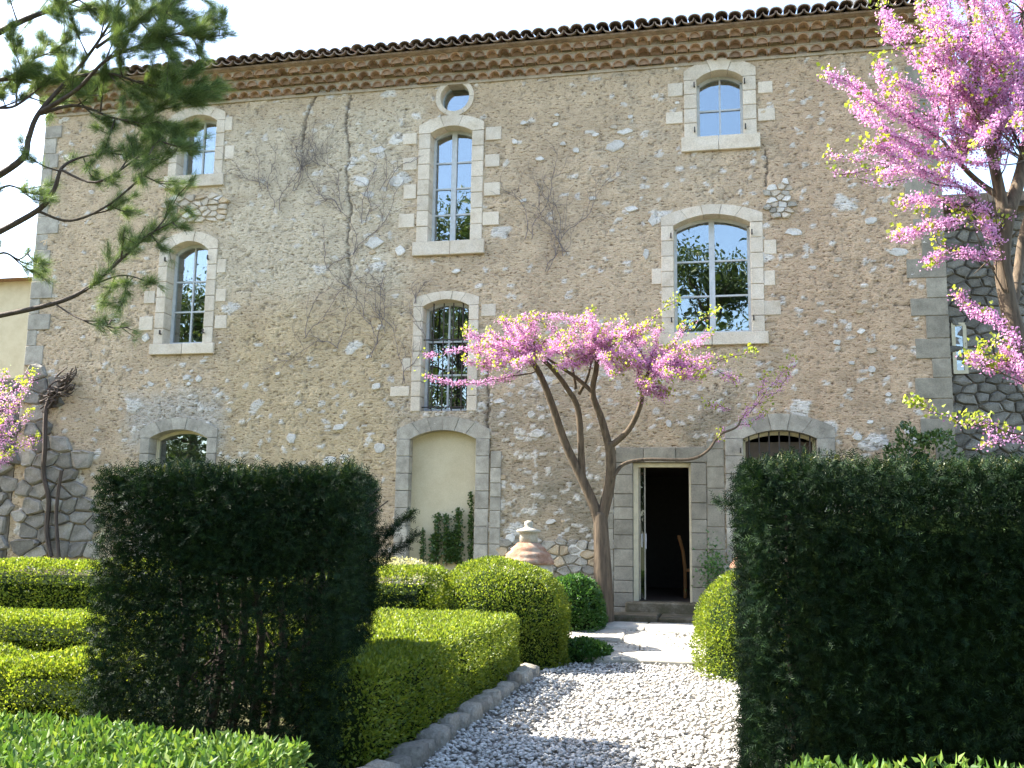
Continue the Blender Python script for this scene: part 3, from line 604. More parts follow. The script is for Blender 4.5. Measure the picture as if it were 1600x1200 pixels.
# roof
SLP = R_(15); RY = -.60; RZ = ZG+3*ROW+.03
def tile_data(name, up):
    o1 = arc(RA*1.05, .085*up, 8); i1 = arc(RA*1.05-.016, (.085-.016)*up, 8); v = []
    for yy, s_ in ((0, 1), (.45, .86)): v += [(a*s_, yy*math.cos(SLP), b_*s_+yy*math.sin(SLP)) for a, b_ in o1]+[(a*s_, yy*math.cos(SLP), b_*s_+yy*math.sin(SLP)) for a, b_ in i1]
    f = []
    for k in range(8): f += [(k, 9+k, 10+k, k+1), (k, k+1, 19+k, 18+k), (10+k, 9+k, 27+k, 28+k)]
    f += [(0, 18, 27, 9), (8, 17, 35, 26)]
    return mdata(name, v, f, M['roof_tile'], False)
TU, TD = tile_data('roof_tile', 1), tile_data('roof_tile', -1)
rf = MB(); zz = lambda yy: RZ+(yy-RY)*math.tan(SLP)
rf.add([(HX0-.05, RY+.12, zz(RY+.12)-.05), (HX1+.05, RY+.12, zz(RY+.12)-.05), (HX1+.05, 4, zz(4)-.05), (HX0-.05, 4, zz(4)-.05), (HX0-.05, 8.4, zz(4)-1.2), (HX1+.05, 8.4, zz(4)-1.2),
        (HX0-.05, RY+.12, zz(RY+.12)-.08), (HX1+.05, RY+.12, zz(RY+.12)-.08), (HX1+.05, .3, 9.5), (HX0-.05, .3, 9.5)], [(0, 1, 2, 3), (3, 2, 5, 4), (6, 7, 1, 0), (9, 8, 7, 6)])
roof = rf.obj('roof', M['roof_tile'], house)
for k in range(76):
    ob('roof_tile', TD, roof, (HX0+PT*k, RY+.035+random.uniform(-.02, .02), RZ+.055+random.uniform(-.006, .006)), (0, 0, random.uniform(-.03, .03)))
    if k < 75: ob('roof_tile', TU, roof, (HX0+PT*(k+.5), RY+random.uniform(-.025, .025), RZ+.038+random.uniform(-.008, .008)), (random.uniform(-.03, .03), random.uniform(-.05, .05), random.uniform(-.05, .05)))
b = MB()
prof = []
for k in range(75*2+1):
    xc = HX0+PT*k/2; cov = k % 2
    prof += [(xc+a, h) for a, h in [(-PT*.2, .0 if not cov else .05), (0, -.03 if not cov else .08), (PT*.2, .0 if not cov else .05)]]
v = [(a, RY+.40, zz(RY+.40)+.06+h) for a, h in prof]+[(a, 4, zz(4)+.06+h) for a, h in prof]; m_ = len(prof)
b.add(v, [(i, i+1, m_+i+1, m_+i) for i in range(m_-1)]); tag(b.obj('roof_tiles', M['roof_tile'], roof), kind='stuff')
ch = MB(); cxa, cxb = P(1326, 20, 1.2)[0], P(1376, 20, 1.2)[0]; ch.box((cxa, 1.2, 9.9), (cxb, 1.8, 11.3), .02); chm = ch.obj('chimney', M['white_stone'], roof)
ch = MB(); ch.box((cxa-.12, 1.3, 9.9), (cxa-.002, 1.75, 10.52), .04); ch.obj('chimney_flashing', M['terracotta'], chm)

# doorstep in front of the threshold
stp = thing('doorstep', (-1.2, -.8, .3), 'long mossy stone doorstep lying before the open doorway', 'step'); sx = [-2.22, -1.75, -.95, -.2]
for a, b_ in zip(sx[:-1], sx[1:]): q = MB(); q.box((a+.005, -1.0+random.uniform(-.02, .02), .22), (b_-.005, -.2, .45+random.uniform(-.01, .01)), .025); q.obj('step_stone', M['moss_stone'], stp)

# chair in the room
cp = P(1072, 915, 1.3); cp = np.array([cp[0]+.16, 1.5, .59]); chair = thing('wooden_chair', cp, 'brown wooden high-backed chair inside the dark open doorway', 'chair')
def cpart(name, boxes):
    q = MB()
    for a, b_ in boxes: q.box(np.array(a)+cp, np.array(b_)+cp, .006)
    q.obj(name, M['chair'], chair)
cpart('seat', [((-.2, -.22, .43), (.22, .22, .47))])
for ax__ in (-.2, .18):
    for ay in (-.22, .18): cpart('leg', [((ax__, ay, 0), (ax__+.04, ay+.04, .431))])
for ay in (-.22, .18):
    q = MB(); q.tube([cp+np.array([-.18, ay+.02, .46]), cp+np.array([-.21, ay+.02, .75]), cp+np.array([-.28, ay+.02, 1.02])], .022, 6); q.obj('back_post', M['chair'], chair)
for k in range(4): q = MB(); q.tube([cp+np.array([-.19, -.12+k*.08, .47]), cp+np.array([-.22, -.12+k*.08, .75]), cp+np.array([-.27, -.12+k*.08, .97])], .012, 6); q.obj('back_slat', M['chair'], chair)
q = MB(); q.tube([cp+np.array([-.27, -.2, .97]), cp+np.array([-.27, .2, .97])], .025, 6); q.obj('top_rail', M['chair'], chair)

# ------------------------------------------------------------------ annex, far house, garden wall
ann = thing('annex', (3.4, 3, 0), 'shaded rubble stone annex set back beside the farmhouse', 'building')
AY0 = 2.6; az = P(1545, 311, AY0)[2]
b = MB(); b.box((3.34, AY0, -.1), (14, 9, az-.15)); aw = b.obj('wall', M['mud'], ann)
masonry(aw, AY0, 3.36, 6.2, 2.4, az-.2, .27, .17, ['rubble_shaded'], .05, .012)
b = MB(); b.add([(3.34, AY0-.35, az-.16), (14, AY0-.35, az-.16), (14, 6, az+.9), (3.34, 6, az+.9), (3.34, AY0-.35, az), (14, AY0-.35, az), (14, 6, az+1.05), (3.34, 6, az+1.05)], [(3, 2, 1, 0), (4, 5, 6, 7), (0, 1, 5, 4), (1, 2, 6, 5), (3, 0, 4, 7)]); b.obj('roof', M['roof_tile'], ann)
wx0, wz0 = F(1489, 585, AY0); wx1, wz1 = F(1508, 505, AY0); b = MB()
for a, c in (((wx0, AY0-.06, wz0), (wx0+.06, AY0+.05, wz1)), ((wx1-.06, AY0-.06, wz0), (wx1, AY0+.05, wz1)), ((wx0, AY0-.062, wz1-.06), (wx1, AY0+.05, wz1+.0)), ((wx0, AY0-.062, wz0), (wx1, AY0+.05, wz0+.06))): b.box(a, c)
wf = b.obj('window', M['cream'], ann); b = MB(); b.box((wx0+.05, AY0-.04, wz0+.05), (wx1-.05, AY0-.03, wz1-.05)); b.obj('pane', M['glass'], wf)

fy = 9.0; fh = thing('neighbour_house', (-20, fy, 0), 'pale rendered neighbouring house beyond the garden wall', 'house')
b = MB(); zt = P(20, 440, fy)[2]; b.box((-32, fy, -.1), (-17.6, fy+7, zt)); b.obj('wall', M['blind'], fh)
b = MB(); b.add([(-32.4, fy-.4, zt), (-17.2, fy-.4, zt), (-17.2, fy+3.5, zt+.55), (-32.4, fy+3.5, zt+.55), (-17.2, fy+7.4, zt), (-32.4, fy+7.4, zt), (-32.4, fy-.4, zt+.1), (-17.2, fy-.4, zt+.1)], [(0, 1, 2, 3), (3, 2, 4, 5), (0, 1, 4, 5), (1, 4, 2), (0, 3, 5)]); b.obj('roof', M['tile'], fh)

gw = thing('garden_wall', (-13.5, .1, 0), 'tall rubble garden wall running on from the left corner of the farmhouse', 'wall'); gtop = 4.35
b = MB(); b.box((-18, .0, -.1), (-12.42, .5, gtop-.1)); gb = b.obj('wall_core', M['mud'], gw); masonry(gb, 0, -14.2, -12.5, .2, gtop-.1, .34, .25, ['rubble_shaded'], .08)

# ------------------------------------------------------------------ foliage
def leaf_mesh(pts, nrm, L, W, spread=.9, fold=.25, upb=0.0):
    n = len(pts); L = L*rng.uniform(.65, 1.25, n); W = W*rng.uniform(.7, 1.2, n)
    d = nrm+spread*rng.normal(size=(n, 3)); d[:, 2] += upb; d /= np.linalg.norm(d, axis=1)[:, None]+1e-9
    s = np.cross(d, rng.normal(size=(n, 3))); s /= np.linalg.norm(s, axis=1)[:, None]+1e-9; u = np.cross(s, d)
    mid = pts+d*L[:, None]*.45; tip = pts+d*L[:, None]-u*(fold*.5*L)[:, None]*.4
    l = mid+s*W[:, None]*.5+u*(fold*W)[:, None]; r = mid-s*W[:, None]*.5+u*(fold*W)[:, None]
    V = np.stack([pts, l, tip, r], 1).reshape(-1, 3); k = np.arange(n)[:, None]*4
    return V, np.concatenate([k+np.array([[0, 2, 1]]), k+np.array([[0, 3, 2]])], 1).reshape(-1, 3)
def box_points(n, a, b_, rnd=.12, faces=('x0', 'x1', 'y0', 'y1', 'z1'), lump=.05, depth=.08, ls=2.5):
    a = np.array(a, float); b_ = np.array(b_, float); s = b_-a
    ar = {'x0': s[1]*s[2], 'x1': s[1]*s[2], 'y0': s[0]*s[2], 'y1': s[0]*s[2], 'z1': s[0]*s[1]}; w_ = np.array([ar[f] for f in faces]); ch_ = rng.choice(len(faces), n, p=w_/w_.sum())
    u = rng.uniform(0, 1, (n, 3)); nr = np.zeros((n, 3))
    for i, f_ in enumerate(faces):
        m_ = ch_ == i; axn = 'xyz'.index(f_[0]); u[m_, axn] = float(f_[1]); nr[m_, axn] = 1 if f_[1] == '1' else -1
    p = a+u*s
    inner = np.clip(p, a+rnd*np.array([1, 1, 0]), b_-rnd); inner[:, 2] = np.minimum(p[:, 2], b_[2]-rnd); dv = p-inner; dl = np.linalg.norm(dv, axis=1); ok = dl > 1e-6
    q = p.copy(); q[ok] = inner[ok]+dv[ok]/dl[ok, None]*rnd; nr[ok] = dv[ok]/dl[ok, None]
    q = q+nr*(lump*fbm(q*ls, 3, 3)[:, None])-nr*(depth*rng.uniform(0, 1, n)**1.5)[:, None]; return q, nr
def dome_points(n, c, r, h, lump=.06, depth=.09, p=2.3):     # rounded mound standing on the ground
    d = rng.normal(size=(n, 3)); d[:, 2] = np.abs(d[:, 2])*1.1-.15; d /= np.linalg.norm(d, axis=1)[:, None]
    k = (np.abs(d[:, 0])**p+np.abs(d[:, 1])**p+np.abs(np.maximum(d[:, 2], 0))**p)**(-1/p); d2 = d*k[:, None]
    q = np.array(c)+np.stack([d2[:, 0]*r[0], d2[:, 1]*r[1], d2[:, 2]*h*.62+h*.38], -1)
    lo = rng.uniform(0, 1, n) < .36; hd_ = d.copy(); hd_[:, 2] = 0; hd_ /= np.linalg.norm(hd_, axis=1)[:, None]+1e-9; kk = (np.abs(hd_[:, 0])**p+np.abs(hd_[:, 1])**p)**(-1/p)
    ql = np.array(c)+np.stack([hd_[:, 0]*kk*r[0], hd_[:, 1]*kk*r[1], rng.uniform(0, .45, n)*h], -1); q = np.where(lo[:, None], ql, q); d = np.where(lo[:, None], hd_, d); q = q+d*(lump*fbm(q*2.8, 3, 5)[:, None])-d*(depth*rng.uniform(0, 1, n)**1.5)[:, None]; return q, d
def foliage(name, parent, parts, m):
    vs_ = []; fs = []; b0 = 0
    for v, f in parts: vs_.append(v); fs.append(f+b0); b0 += len(v)
    return rel(ob(name, nmesh(name, np.concatenate(vs_), np.concatenate(fs), M[m]), parent), parent)
def hedge(name, label, boxes, n, L, W, m='box', domes=(), rnd=.12, lump=.05, faces=('x0', 'x1', 'y0', 'y1', 'z1'), upb=.5, cat='hedge', group=None, depth=.09, spread=.85, core=True, tuft=0):
    a0 = boxes[0] if boxes else None; base = ((a0[0][0]+a0[1][0])/2, (a0[0][1]+a0[1][1])/2, 0) if a0 else (domes[0][0][0], domes[0][0][1], domes[0][0][2])
    t = thing(name, base, label, cat, group); parts = []; cb = MB()
    vol = [2*((b_[0]-a[0])+(b_[1]-a[1]))*(b_[2]-a[2])+(b_[0]-a[0])*(b_[1]-a[1]) for a, b_ in boxes]+[6.28*r[0]*h for c, r, h in domes]; tot = sum(vol)
    for (a, b_), v_ in zip(boxes, vol):
        q, nr = box_points(int(n*v_/tot), a, b_, rnd, faces, lump, depth); parts.append(leaf_mesh(q, nr, L, W, spread, upb=upb))
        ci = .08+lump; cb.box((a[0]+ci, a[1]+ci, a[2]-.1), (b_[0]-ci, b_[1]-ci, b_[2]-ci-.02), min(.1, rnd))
    for (c, r, h), v_ in zip(domes, vol[len(boxes):]):
        q, nr = dome_points(int(n*v_/tot), c, r, h, lump, depth); parts.append(leaf_mesh(q, nr, L, W, spread, upb=upb))
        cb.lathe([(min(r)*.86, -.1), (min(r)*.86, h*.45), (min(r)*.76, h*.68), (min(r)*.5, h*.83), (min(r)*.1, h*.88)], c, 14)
    foliage('foliage', t, parts, m)
    if core: cb.obj('shaded_core', M['core'], t)  # solid filler blocks; their dark colour stands for shaded depth
    return t
g0 = .0
hedge('box_hedge', 'clipped box hedge bordering the left kerb of the gravel path', [((-3.85, -7.6, g0), (-2.2, -4.55, .73)), ((-2.70, -9.4, g0), (-2.18, -7.3, .72))], 62000, .032, .017, lump=.05)
hedge('box_mound', 'large rounded box mound before the terracotta jar at the terrace edge', [], 30000, .032, .018, domes=[((-2.72, -3.3, .0), (.84, .85), 1.27)], lump=.09, cat='bush')
hedge('box_hedge', 'tall long box hedge running parallel to the house before its left corner', [((-12.5, -4.1, g0), (-3.35, -3.1, 1.14))], 54000, .036, .022, 'box', lump=.10, rnd=.22, faces=('y0', 'z1', 'x1'))
hedge('box_hedge', 'middle low box hedge between two parallel hedge rows beyond the left yew', [((-10.5, -6.6, g0), (-4.3, -5.6, .68))], 40000, .034, .019, faces=('y0', 'z1', 'x1'), lump=.05)
hedge('box_hedge', 'lowest uneven box hedge row directly behind and beside the left yew block', [((-8.4, -8.6, g0), (-4.55, -7.35, .52))], 34000, .034, .019, faces=('y0', 'z1', 'x1'), lump=.16, rnd=.2)
hedge('laurel_hedge', 'bright low broad-leaved hedge in front of the free-standing left yew block', [((-4.6, -12.9, g0), (-1.85, -11.05, .63))], 24000, .048, .022, 'laurel', lump=.09, upb=.35, spread=1.1)
hedge('laurel_hedge', 'bright low broad-leaved hedge in front of the wide right yew block', [((.22, -12.9, g0), (2.8, -11.1, .66))], 18000, .048, .022, 'laurel', lump=.09, upb=.35, spread=1.1)
hedge('box_hedge', 'sunlit box hedge bordering the right edge of the gravel path', [((.16, -7.6, g0), (1.3, -4.5, .78))], 22000, .032, .018, lump=.05)
hedge('box_mound', 'sunlit rounded box mound on the right of the terrace beside the yew', [], 22000, .032, .018, domes=[((.47, -3.4, .0), (.82, .85), 1.25)], lump=.09, cat='bush')
hedge('shrub', 'small dark green shrub at the foot of the flowering tree', [], 9000, .045, .028, 'shrub', domes=[((-2.05, -1.45, .2), (.42, .4), .85)], lump=.12, cat='bush')
hedge('shrub', 'pale flowering low shrub in front of the blind doorway', [], 5000, .035, .02, 'pale_flower', domes=[((-4.55, -2.0, .2), (.8, .4), 1.04)], lump=.1, cat='bush', core=False)
hedge('ground_ivy', 'low creeping ivy spilling onto the flagstones below the box mound', [], 3500, .05, .035, 'shrub', domes=[((-1.86, -2.75, .03), (.42, .35), .24)], lump=.1, cat='ivy')
hedge('ivy_bush', 'dark ivy bush at the right corner of the farmhouse above the yew', [], 5000, .06, .045, 'ivy', domes=[((2.75, -.45, .2), (.62, .35), 3.0)], lump=.35, cat='ivy')

def yew(label, x0, x1, y0, y1, z1, n, taper=.12, seed=0, tipn=2500, loose=(), slant=0.0, cores=()):
    def warp(q): q[:, 0] = x0+(q[:, 0]-x0)*(x1-slant*(q[:, 1]-y0)-x0)/(x1-x0); return q
    t = thing('yew_hedge', ((x0+x1)/2, (y0+y1)/2, 0), label, 'hedge', 'clipped yew blocks flanking the path'); NE = 9
    q, nr = box_points(n, (x0, y0, .03), (x1, y1, z1), .10, ('x0', 'x1', 'y0', 'y0', 'y1', 'z1'), .07, .2, 2.2)
    hole = fbm(q*np.array([3.2, 3.2, 2.2])+seed, 3, 70); keep = ~((hole > .22) & (q[:, 2] < 1.4) & (q[:, 2] > .25) & (rng.uniform(0, 1, len(q)) < .75)); q, nr = q[keep], nr[keep]
    k = (q[:, 2]/z1-1)*taper; q[:, 0] += k*(q[:, 0] > (x0+x1)/2); q = warp(q)
    for p0, p1, m_ in loose:
        tt_ = rng.uniform(0, 1, (m_, 1)); e = np.array(p0)+(np.array(p1)-np.array(p0))*tt_+rng.normal(0, .05, (m_, 3))*(1.1-tt_); q = np.concatenate([q, e]); nr = np.concatenate([nr, np.repeat(_n(np.array(p1)-np.array(p0))[None], m_, 0)])
    n = len(q); d = nr+.75*rng.normal(size=(n, 3)); d[:, 2] += .25; d /= np.linalg.norm(d, axis=1)[:, None]
    SL = rng.uniform(.05, .10, n); s = np.cross(d, rng.normal(size=(n, 3))); s /= np.linalg.norm(s, axis=1)[:, None]
    vs_ = []
    for j in range(NE):                       # flat sprays of needles along each twig
        b0 = q+d*(SL*(j/NE))[:, None]; sg = 1 if j % 2 else -1
        dr = d*.55+s*sg*.85+rng.normal(0, .12, (n, 3)); ln = .034*(1-.35*j/NE)
        up = np.cross(d, s)*.0; vs_.append(np.stack([b0-d*.0042, b0+d*.0042, b0+dr*ln], 1))
    V = np.stack(vs_, 1).reshape(-1, 3); rel(ob('foliage', nmesh('foliage', V, np.arange(len(V)).reshape(-1, 3), M['yew']), t), t)
    q, nr = box_points(tipn, (x0, y0, .05), (x1, y1, z1+.01), .10, ('z1',), .07, .05, 2.2); q[:, 0] += (q[:, 2]/z1-1)*taper*(q[:, 0] > (x0+x1)/2); q = warp(q)
    v, f = leaf_mesh(q, nr, .035, .009, .8, upb=.4); foliage('new_shoots', t, [(v, f)], 'yew_tip')
    b = MB()
    for k in range(7):
        xx = x0+.15+(x1-.3-slant*1.2-x0)*(k+.5)/7; yy = (y0+y1)/2+random.uniform(-.15, .15); b.tube([(xx, yy, -.05), (xx+random.uniform(-.08, .08), yy+random.uniform(-.1, .1), .8), (xx+random.uniform(-.2, .2), yy+random.uniform(-.2, .2), z1-.2)], [.045, .03, .012], 6)
        for j in range(9):
            zz_ = random.uniform(.2, z1-.4); an = random.uniform(0, 6.28); ln = random.uniform(.25, .5); b.tube([(xx, yy, zz_), (xx+math.cos(an)*ln, yy+math.sin(an)*ln, zz_+ln*.8)], [.014, .004], 4)
    b.obj('stems', M['dark_bark'], t)
    q, nr = box_points(26000, (x0+.14, y0+.14, .05), (x1-.14-taper*.6, y1-.14, z1-.12), .1, ('x0', 'x1', 'y0', 'y1', 'z1'), .06, .22, 2.2)
    hole = fbm(q*np.array([3.0, 3.0, 2.0])+seed, 3, 70); q, nr = (lambda k_: (q[k_], nr[k_]))(~((hole > .2) & (q[:, 2] < 1.3) & (q[:, 2] > .3)))
    q = warp(q)
    if cores:
        cb = MB()
        for a, c in cores: cb.box(a, c, .12)
        cb.obj('shaded_core', M['core'], t)  # solid block inside the yew, coloured as shaded depth
    foliage('inner_foliage', t, [leaf_mesh(q, nr, .065, .016, 1.2)], 'yew'); return t
yew('free-standing clipped dark yew block with a straggling shoot, left of the path', -4.16, -2.27, -9.6, -7.65, 1.97, 33000, .1, 0, 2500, [((-2.95, -7.9, 1.3), (-2.5, -7.75, 1.72), 240), ((-2.95, -7.9, 1.15), (-2.45, -7.75, 1.55), 200), ((-2.95, -7.8, .95), (-2.45, -7.75, 1.05), 90)], .28, [((-3.85, -9.25, 1.25), (-2.95, -7.95, 1.70))])
yew('wide clipped dark yew block on the right edge of the path', .12, 2.9, -9.5, -7.65, 2.02, 38000, .0, 5, 3500, [((.2, -8.3, 1.75), (-.05, -8.3, 1.83), 70)], 0, [((.44, -9.15, .0), (2.6, -7.95, 1.72))])

# ------------------------------------------------------------------ flowering trees, pine
def smooth(pts, n=5):
    pts = [np.asarray(p, float) for p in pts]
    if len(pts) < 3: return [pts[0]+(pts[1]-pts[0])*i/n for i in range(n+1)]
    out = []
    for i in range(len(pts)-1):
        p0, p1, p2, p3 = pts[max(i-1, 0)], pts[i], pts[i+1], pts[min(i+2, len(pts)-1)]
        for k in range(n):
            t = k/n; out.append(.5*(2*p1+(p2-p0)*t+(2*p0-5*p1+4*p2-p3)*t*t+(3*p1-p0-3*p2+p3)*t**3))
    return out+[pts[-1]]
def along(path, n):
    path = np.array(path); sg = np.linalg.norm(np.diff(path, axis=0), axis=1); c = np.concatenate([[0], np.cumsum(sg)]); u = np.sort(rng.uniform(0, c[-1], n)); i = np.clip(np.searchsorted(c, u)-1, 0, len(sg)-1)
    return path[i]+(path[i+1]-path[i])*((u-c[i])/(sg[i]+1e-9))[:, None], u/c[-1], c[-1]
class Bloom:
    def __init__(s): s.w = MB(); s.fp = []; s.lp = []
    def limb(s, pts, r0, r1, sides=8):
        q = smooth(pts, 6); s.w.tube(q, list(np.linspace(r0, r1, len(q))), sides); return q
    def twig(s, pts, dens=330, rad=.03, leaf=.3, r=.008, t0=0.0, jag=.04):
        q = smooth(pts, 4); q = [np.array(p)+rng.normal(0, jag*.35, 3)*(0 if i == 0 else 1) for i, p in enumerate(q)]; s.w.tube(q, list(np.linspace(r, r*.35, len(q))), 5)
        ln = sum(np.linalg.norm(q[i+1]-q[i]) for i in range(len(q)-1)); n = int(ln*dens)
        if n > 3:
            p, u, _ = along(q, n); p = p[u > t0]; cl = vnoise(p*9, 4); p = p[cl > -.45]; s.fp.append(p+rng.normal(0, rad, p.shape)*np.array([1, 1, .9]))
        m_ = int(leaf*40*ln)+ (6 if leaf > 0 else 0)
        if m_ > 0:
            p, u, _ = along(q, m_); tip = np.repeat(q[-1][None], m_//2+1, 0); p = np.concatenate([p[u > .3], tip]); s.lp.append(p+rng.normal(0, .04, p.shape)+np.array([0, 0, .02]))
    def build(s, t, bark, fs=.025, lsz=.045):
        s.w.obj('trunk', M[bark], t, True); p = np.concatenate(s.fp); foliage('blossom', t, [leaf_mesh(p, rng.normal(size=p.shape), fs, fs*.8, 1)], 'pink')
        p = np.concatenate(s.lp); foliage('leaves', t, [leaf_mesh(p, rng.normal(size=p.shape)*.6, lsz, lsz*.95, 1, .2, .3)], 'young')
def PP(l): return [P(*q) for q in l]
# redbud before the wall
rb = thing('redbud_tree', P(945, 955, -1.05), 'multi-stemmed redbud with spreading pink blossom growing beside the doorway', 'tree', 'redbud trees in blossom'); B = Bloom()
base = P(945, 955, -1.05); base[2] = .25
B.limb([base, P(942, 900, -1.05), P(940, 850, -1.05), P(938, 800, -1.06)], .15, .10, 10)
B.limb([P(939, 830, -1.05), P(930, 795, -1.08), P(908, 745, -1.15), P(882, 690, -1.25), P(858, 620, -1.4), P(838, 575, -1.5), P(812, 545, -1.6)], .085, .035)
B.limb([P(910, 748, -1.14), P(908, 705, -1.2), P(903, 640, -1.35), P(885, 605, -1.5), P(862, 575, -1.65), P(835, 550, -1.8)], .055, .028)
B.limb([P(939, 815, -1.05), P(950, 770, -1.1), P(955, 730, -1.2), P(952, 690, -1.3)], .085, .07)
B.limb([P(952, 700, -1.28), P(940, 655, -1.4), P(926, 615, -1.55), P(932, 575, -1.7), P(933, 545, -1.85)], .06, .028)
B.limb([P(953, 698, -1.28), P(982, 672, -1.4), P(1000, 635, -1.55), P(1006, 600, -1.7), P(1018, 572, -1.8)], .05, .022)
B.limb([P(958, 745, -1.2), P(975, 725, -1.15), P(1010, 718, -1.1), P(1075, 718, -1.05), P(1105, 705, -1.05), P(1124, 680, -1.0), P(1150, 668, -.95), P(1158, 655, -.9)], .032, .014, 6)
B.limb([P(925, 612, -1.55), P(900, 590, -1.6), P(870, 570, -1.7), P(835, 548, -1.8)], .035, .015, 6)
B.limb([P(905, 615, -1.4), P(918, 590, -1.6), P(925, 560, -1.7)], .03, .012, 6)
B.limb([P(900, 608, -1.42), P(893, 570, -1.5), P(880, 545, -1.6)], .025, .01, 6)
for s_ in [[(838, 580, -1.5), (790, 590, -1.7), (750, 598, -1.9), (700, 597, -2.0), (662, 588, -2.0)], [(812, 546, -1.6), (770, 540, -1.8), (730, 545, -2.0), (690, 553, -2.1), (662, 557, -2.1)]]:
    B.twig(PP(s_), 600, .028, .2, .012, .2, .02)
heads = [((933, 545), (925, 1015), (495, 585), -2.0), ((835, 550), (725, 800), (515, 575), -2.0), ((1018, 572), (1030, 1130), (545, 600), -2.2), ((812, 545), (760, 850), (490, 560), -1.9), ((835, 550), (790, 890), (488, 570), -2.1), ((880, 545), (840, 930), (490, 560), -2.0), ((933, 545), (880, 980), (488, 570), -2.1), ((925, 560), (870, 1000), (500, 590), -2.0), ((1018, 572), (960, 1080), (500, 590), -2.1), ((1018, 572), (1010, 1120), (520, 600), -2.2), ((1006, 600), (985, 1060), (540, 620), -1.9)]
for (hx_, hy), (xa, xb), (ya, yb), yd in heads:
    for k in range(10): ex, ey = random.uniform(xa, xb), random.uniform(ya, yb); e = P(ex, ey, yd+random.uniform(-.6, .5)); s0 = P(hx_, hy, yd+.3); B.twig([s0, (s0+e)/2+np.array([0, 0, random.uniform(-.05, .08)]), e], 900, .034, .6, .009, .1)
for s_, lf_ in [([(1040, 575, -2.1), (1080, 570, -2.2), (1120, 578, -2.2), (1150, 595, -2.2)], .3), ([(1030, 560, -2.1), (1060, 530, -2.2), (1066, 510, -2.2)], .8), ([(1066, 520, -2.2), (1090, 500, -2.2), (1118, 490, -2.2)], 1.2), ([(1010, 510, -2.1), (1040, 480, -2.1), (1058, 470, -2.1)], 1.2), ([(1100, 570, -2.2), (1140, 560, -2.2), (1175, 550, -2.1)], 1.2), ([(950, 520, -2), (900, 500, -2.1), (830, 492, -2.1)], .3), ([(880, 530, -2), (850, 505, -2), (815, 495, -2.1)], .2), ([(1000, 600, -1.8), (1002, 625, -1.8)], .1)]:
    B.twig(PP(s_), 650 if lf_ < 1 else 40, .035, lf_*1.3, .008)
for s_ in [[(1158, 655, -.9), (1170, 640, -.8), (1200, 625, -.7)], [(1150, 665, -.9), (1175, 660, -.8), (1195, 645, -.7)], [(1140, 640, -.9), (1120, 635, -.8), (1105, 632, -.8)], [(1165, 650, -.8), (1200, 610, -.7), (1225, 580, -.6)], [(1200, 620, -.7), (1225, 600, -.6), (1240, 560, -.6)], [(1130, 668, -1), (1125, 690, -1)], [(1185, 620, -.8), (1195, 590, -.7)], [(770, 600, -1), (800, 575, -.9)], [(800, 590, -.9), (830, 560, -.9)]]: B.twig(PP(s_), 260, .03, .7, .006)
B.build(rb, 'bark')

# tall redbud in front of the annex
r2 = thing('redbud_tree', (2.75, -5.4, 0), 'tall redbud dense with bright pink blossom behind the wide right yew', 'tree', 'redbud trees in blossom'); B = Bloom(); D2 = -5.4
B.limb([(2.95, D2, -.05), P(1625, 660, D2), P(1592, 540, D2), P(1575, 470, D2), P(1566, 400, D2), P(1575, 330, D2)], .10, .07, 10)
B.limb([P(1580, 500, D2), P(1590, 430, D2+.2), P(1600, 360, D2+.3), P(1625, 290, D2+.3)], .055, .035)
B.limb([P(1572, 350, D2), P(1560, 290, D2), P(1545, 220, D2-.1), P(1530, 150, D2-.2), P(1520, 60, D2-.2), P(1500, -60, D2-.3)], .065, .02)
B.limb([P(1575, 335, D2), P(1600, 250, D2+.2), P(1610, 150, D2+.3), P(1600, 20, D2+.3), P(1580, -90, D2+.2)], .07, .025)
B.limb([P(1565, 310, D2), P(1530, 285, D2), P(1500, 255, D2-.2), P(1470, 215, D2-.3)], .035, .015, 6)
B.limb([P(1572, 340, D2), P(1545, 330, D2-.1), P(1510, 300, D2-.3), P(1490, 285, D2-.4)], .03, .012, 6)
for k in range(14):                           # bare inner twigs
    a = P(random.uniform(1555, 1590), random.uniform(320, 480), D2); e = P(random.uniform(1490, 1560), random.uniform(250, 470), D2+random.uniform(-.5, .4)); B.w.tube(smooth([a, (a+e)/2+np.array([0, 0, random.uniform(-.15, .1)]), e], 4), list(np.linspace(.012, .003, 9)), 4)
S2 = [[(1470, 215), (1420, 190), (1360, 155), (1325, 130), (1292, 115)], [(1490, 285), (1440, 265), (1390, 240), (1345, 228)], [(1450, 205), (1410, 165), (1380, 130), (1372, 95)], [(1520, 60), (1450, 60), (1400, 45), (1378, 10)], [(1530, 150), (1470, 120), (1430, 90), (1385, 50)], [(1500, 255), (1440, 230), (1380, 200), (1335, 165)], [(1530, 150), (1480, 150), (1430, 140), (1395, 125)],
      [(1545, 220), (1490, 200), (1440, 175), (1400, 150)], [(1545, 330), (1500, 320), (1450, 310), (1405, 320)], [(1500, 345), (1460, 350), (1430, 362), (1398, 366)], [(1530, 300), (1470, 285), (1420, 265), (1380, 270)], [(1560, 380), (1545, 360), (1535, 340)], [(1560, 400), (1500, 395), (1465, 400), (1455, 410)], [(1590, 540), (1560, 500), (1520, 485), (1497, 458)], [(1600, 600), (1580, 575), (1550, 570), (1515, 560)], [(1600, 575), (1570, 545), (1545, 540)],
      [(1500, 240), (1450, 240), (1410, 235), (1370, 225)], [(1480, 200), (1460, 150), (1455, 110), (1440, 80)]]
for s_ in S2: B.twig([P(a, b_, D2+random.uniform(-.5, .1)) for a, b_ in s_], 1000, .034, .4, .01, .0, .03)
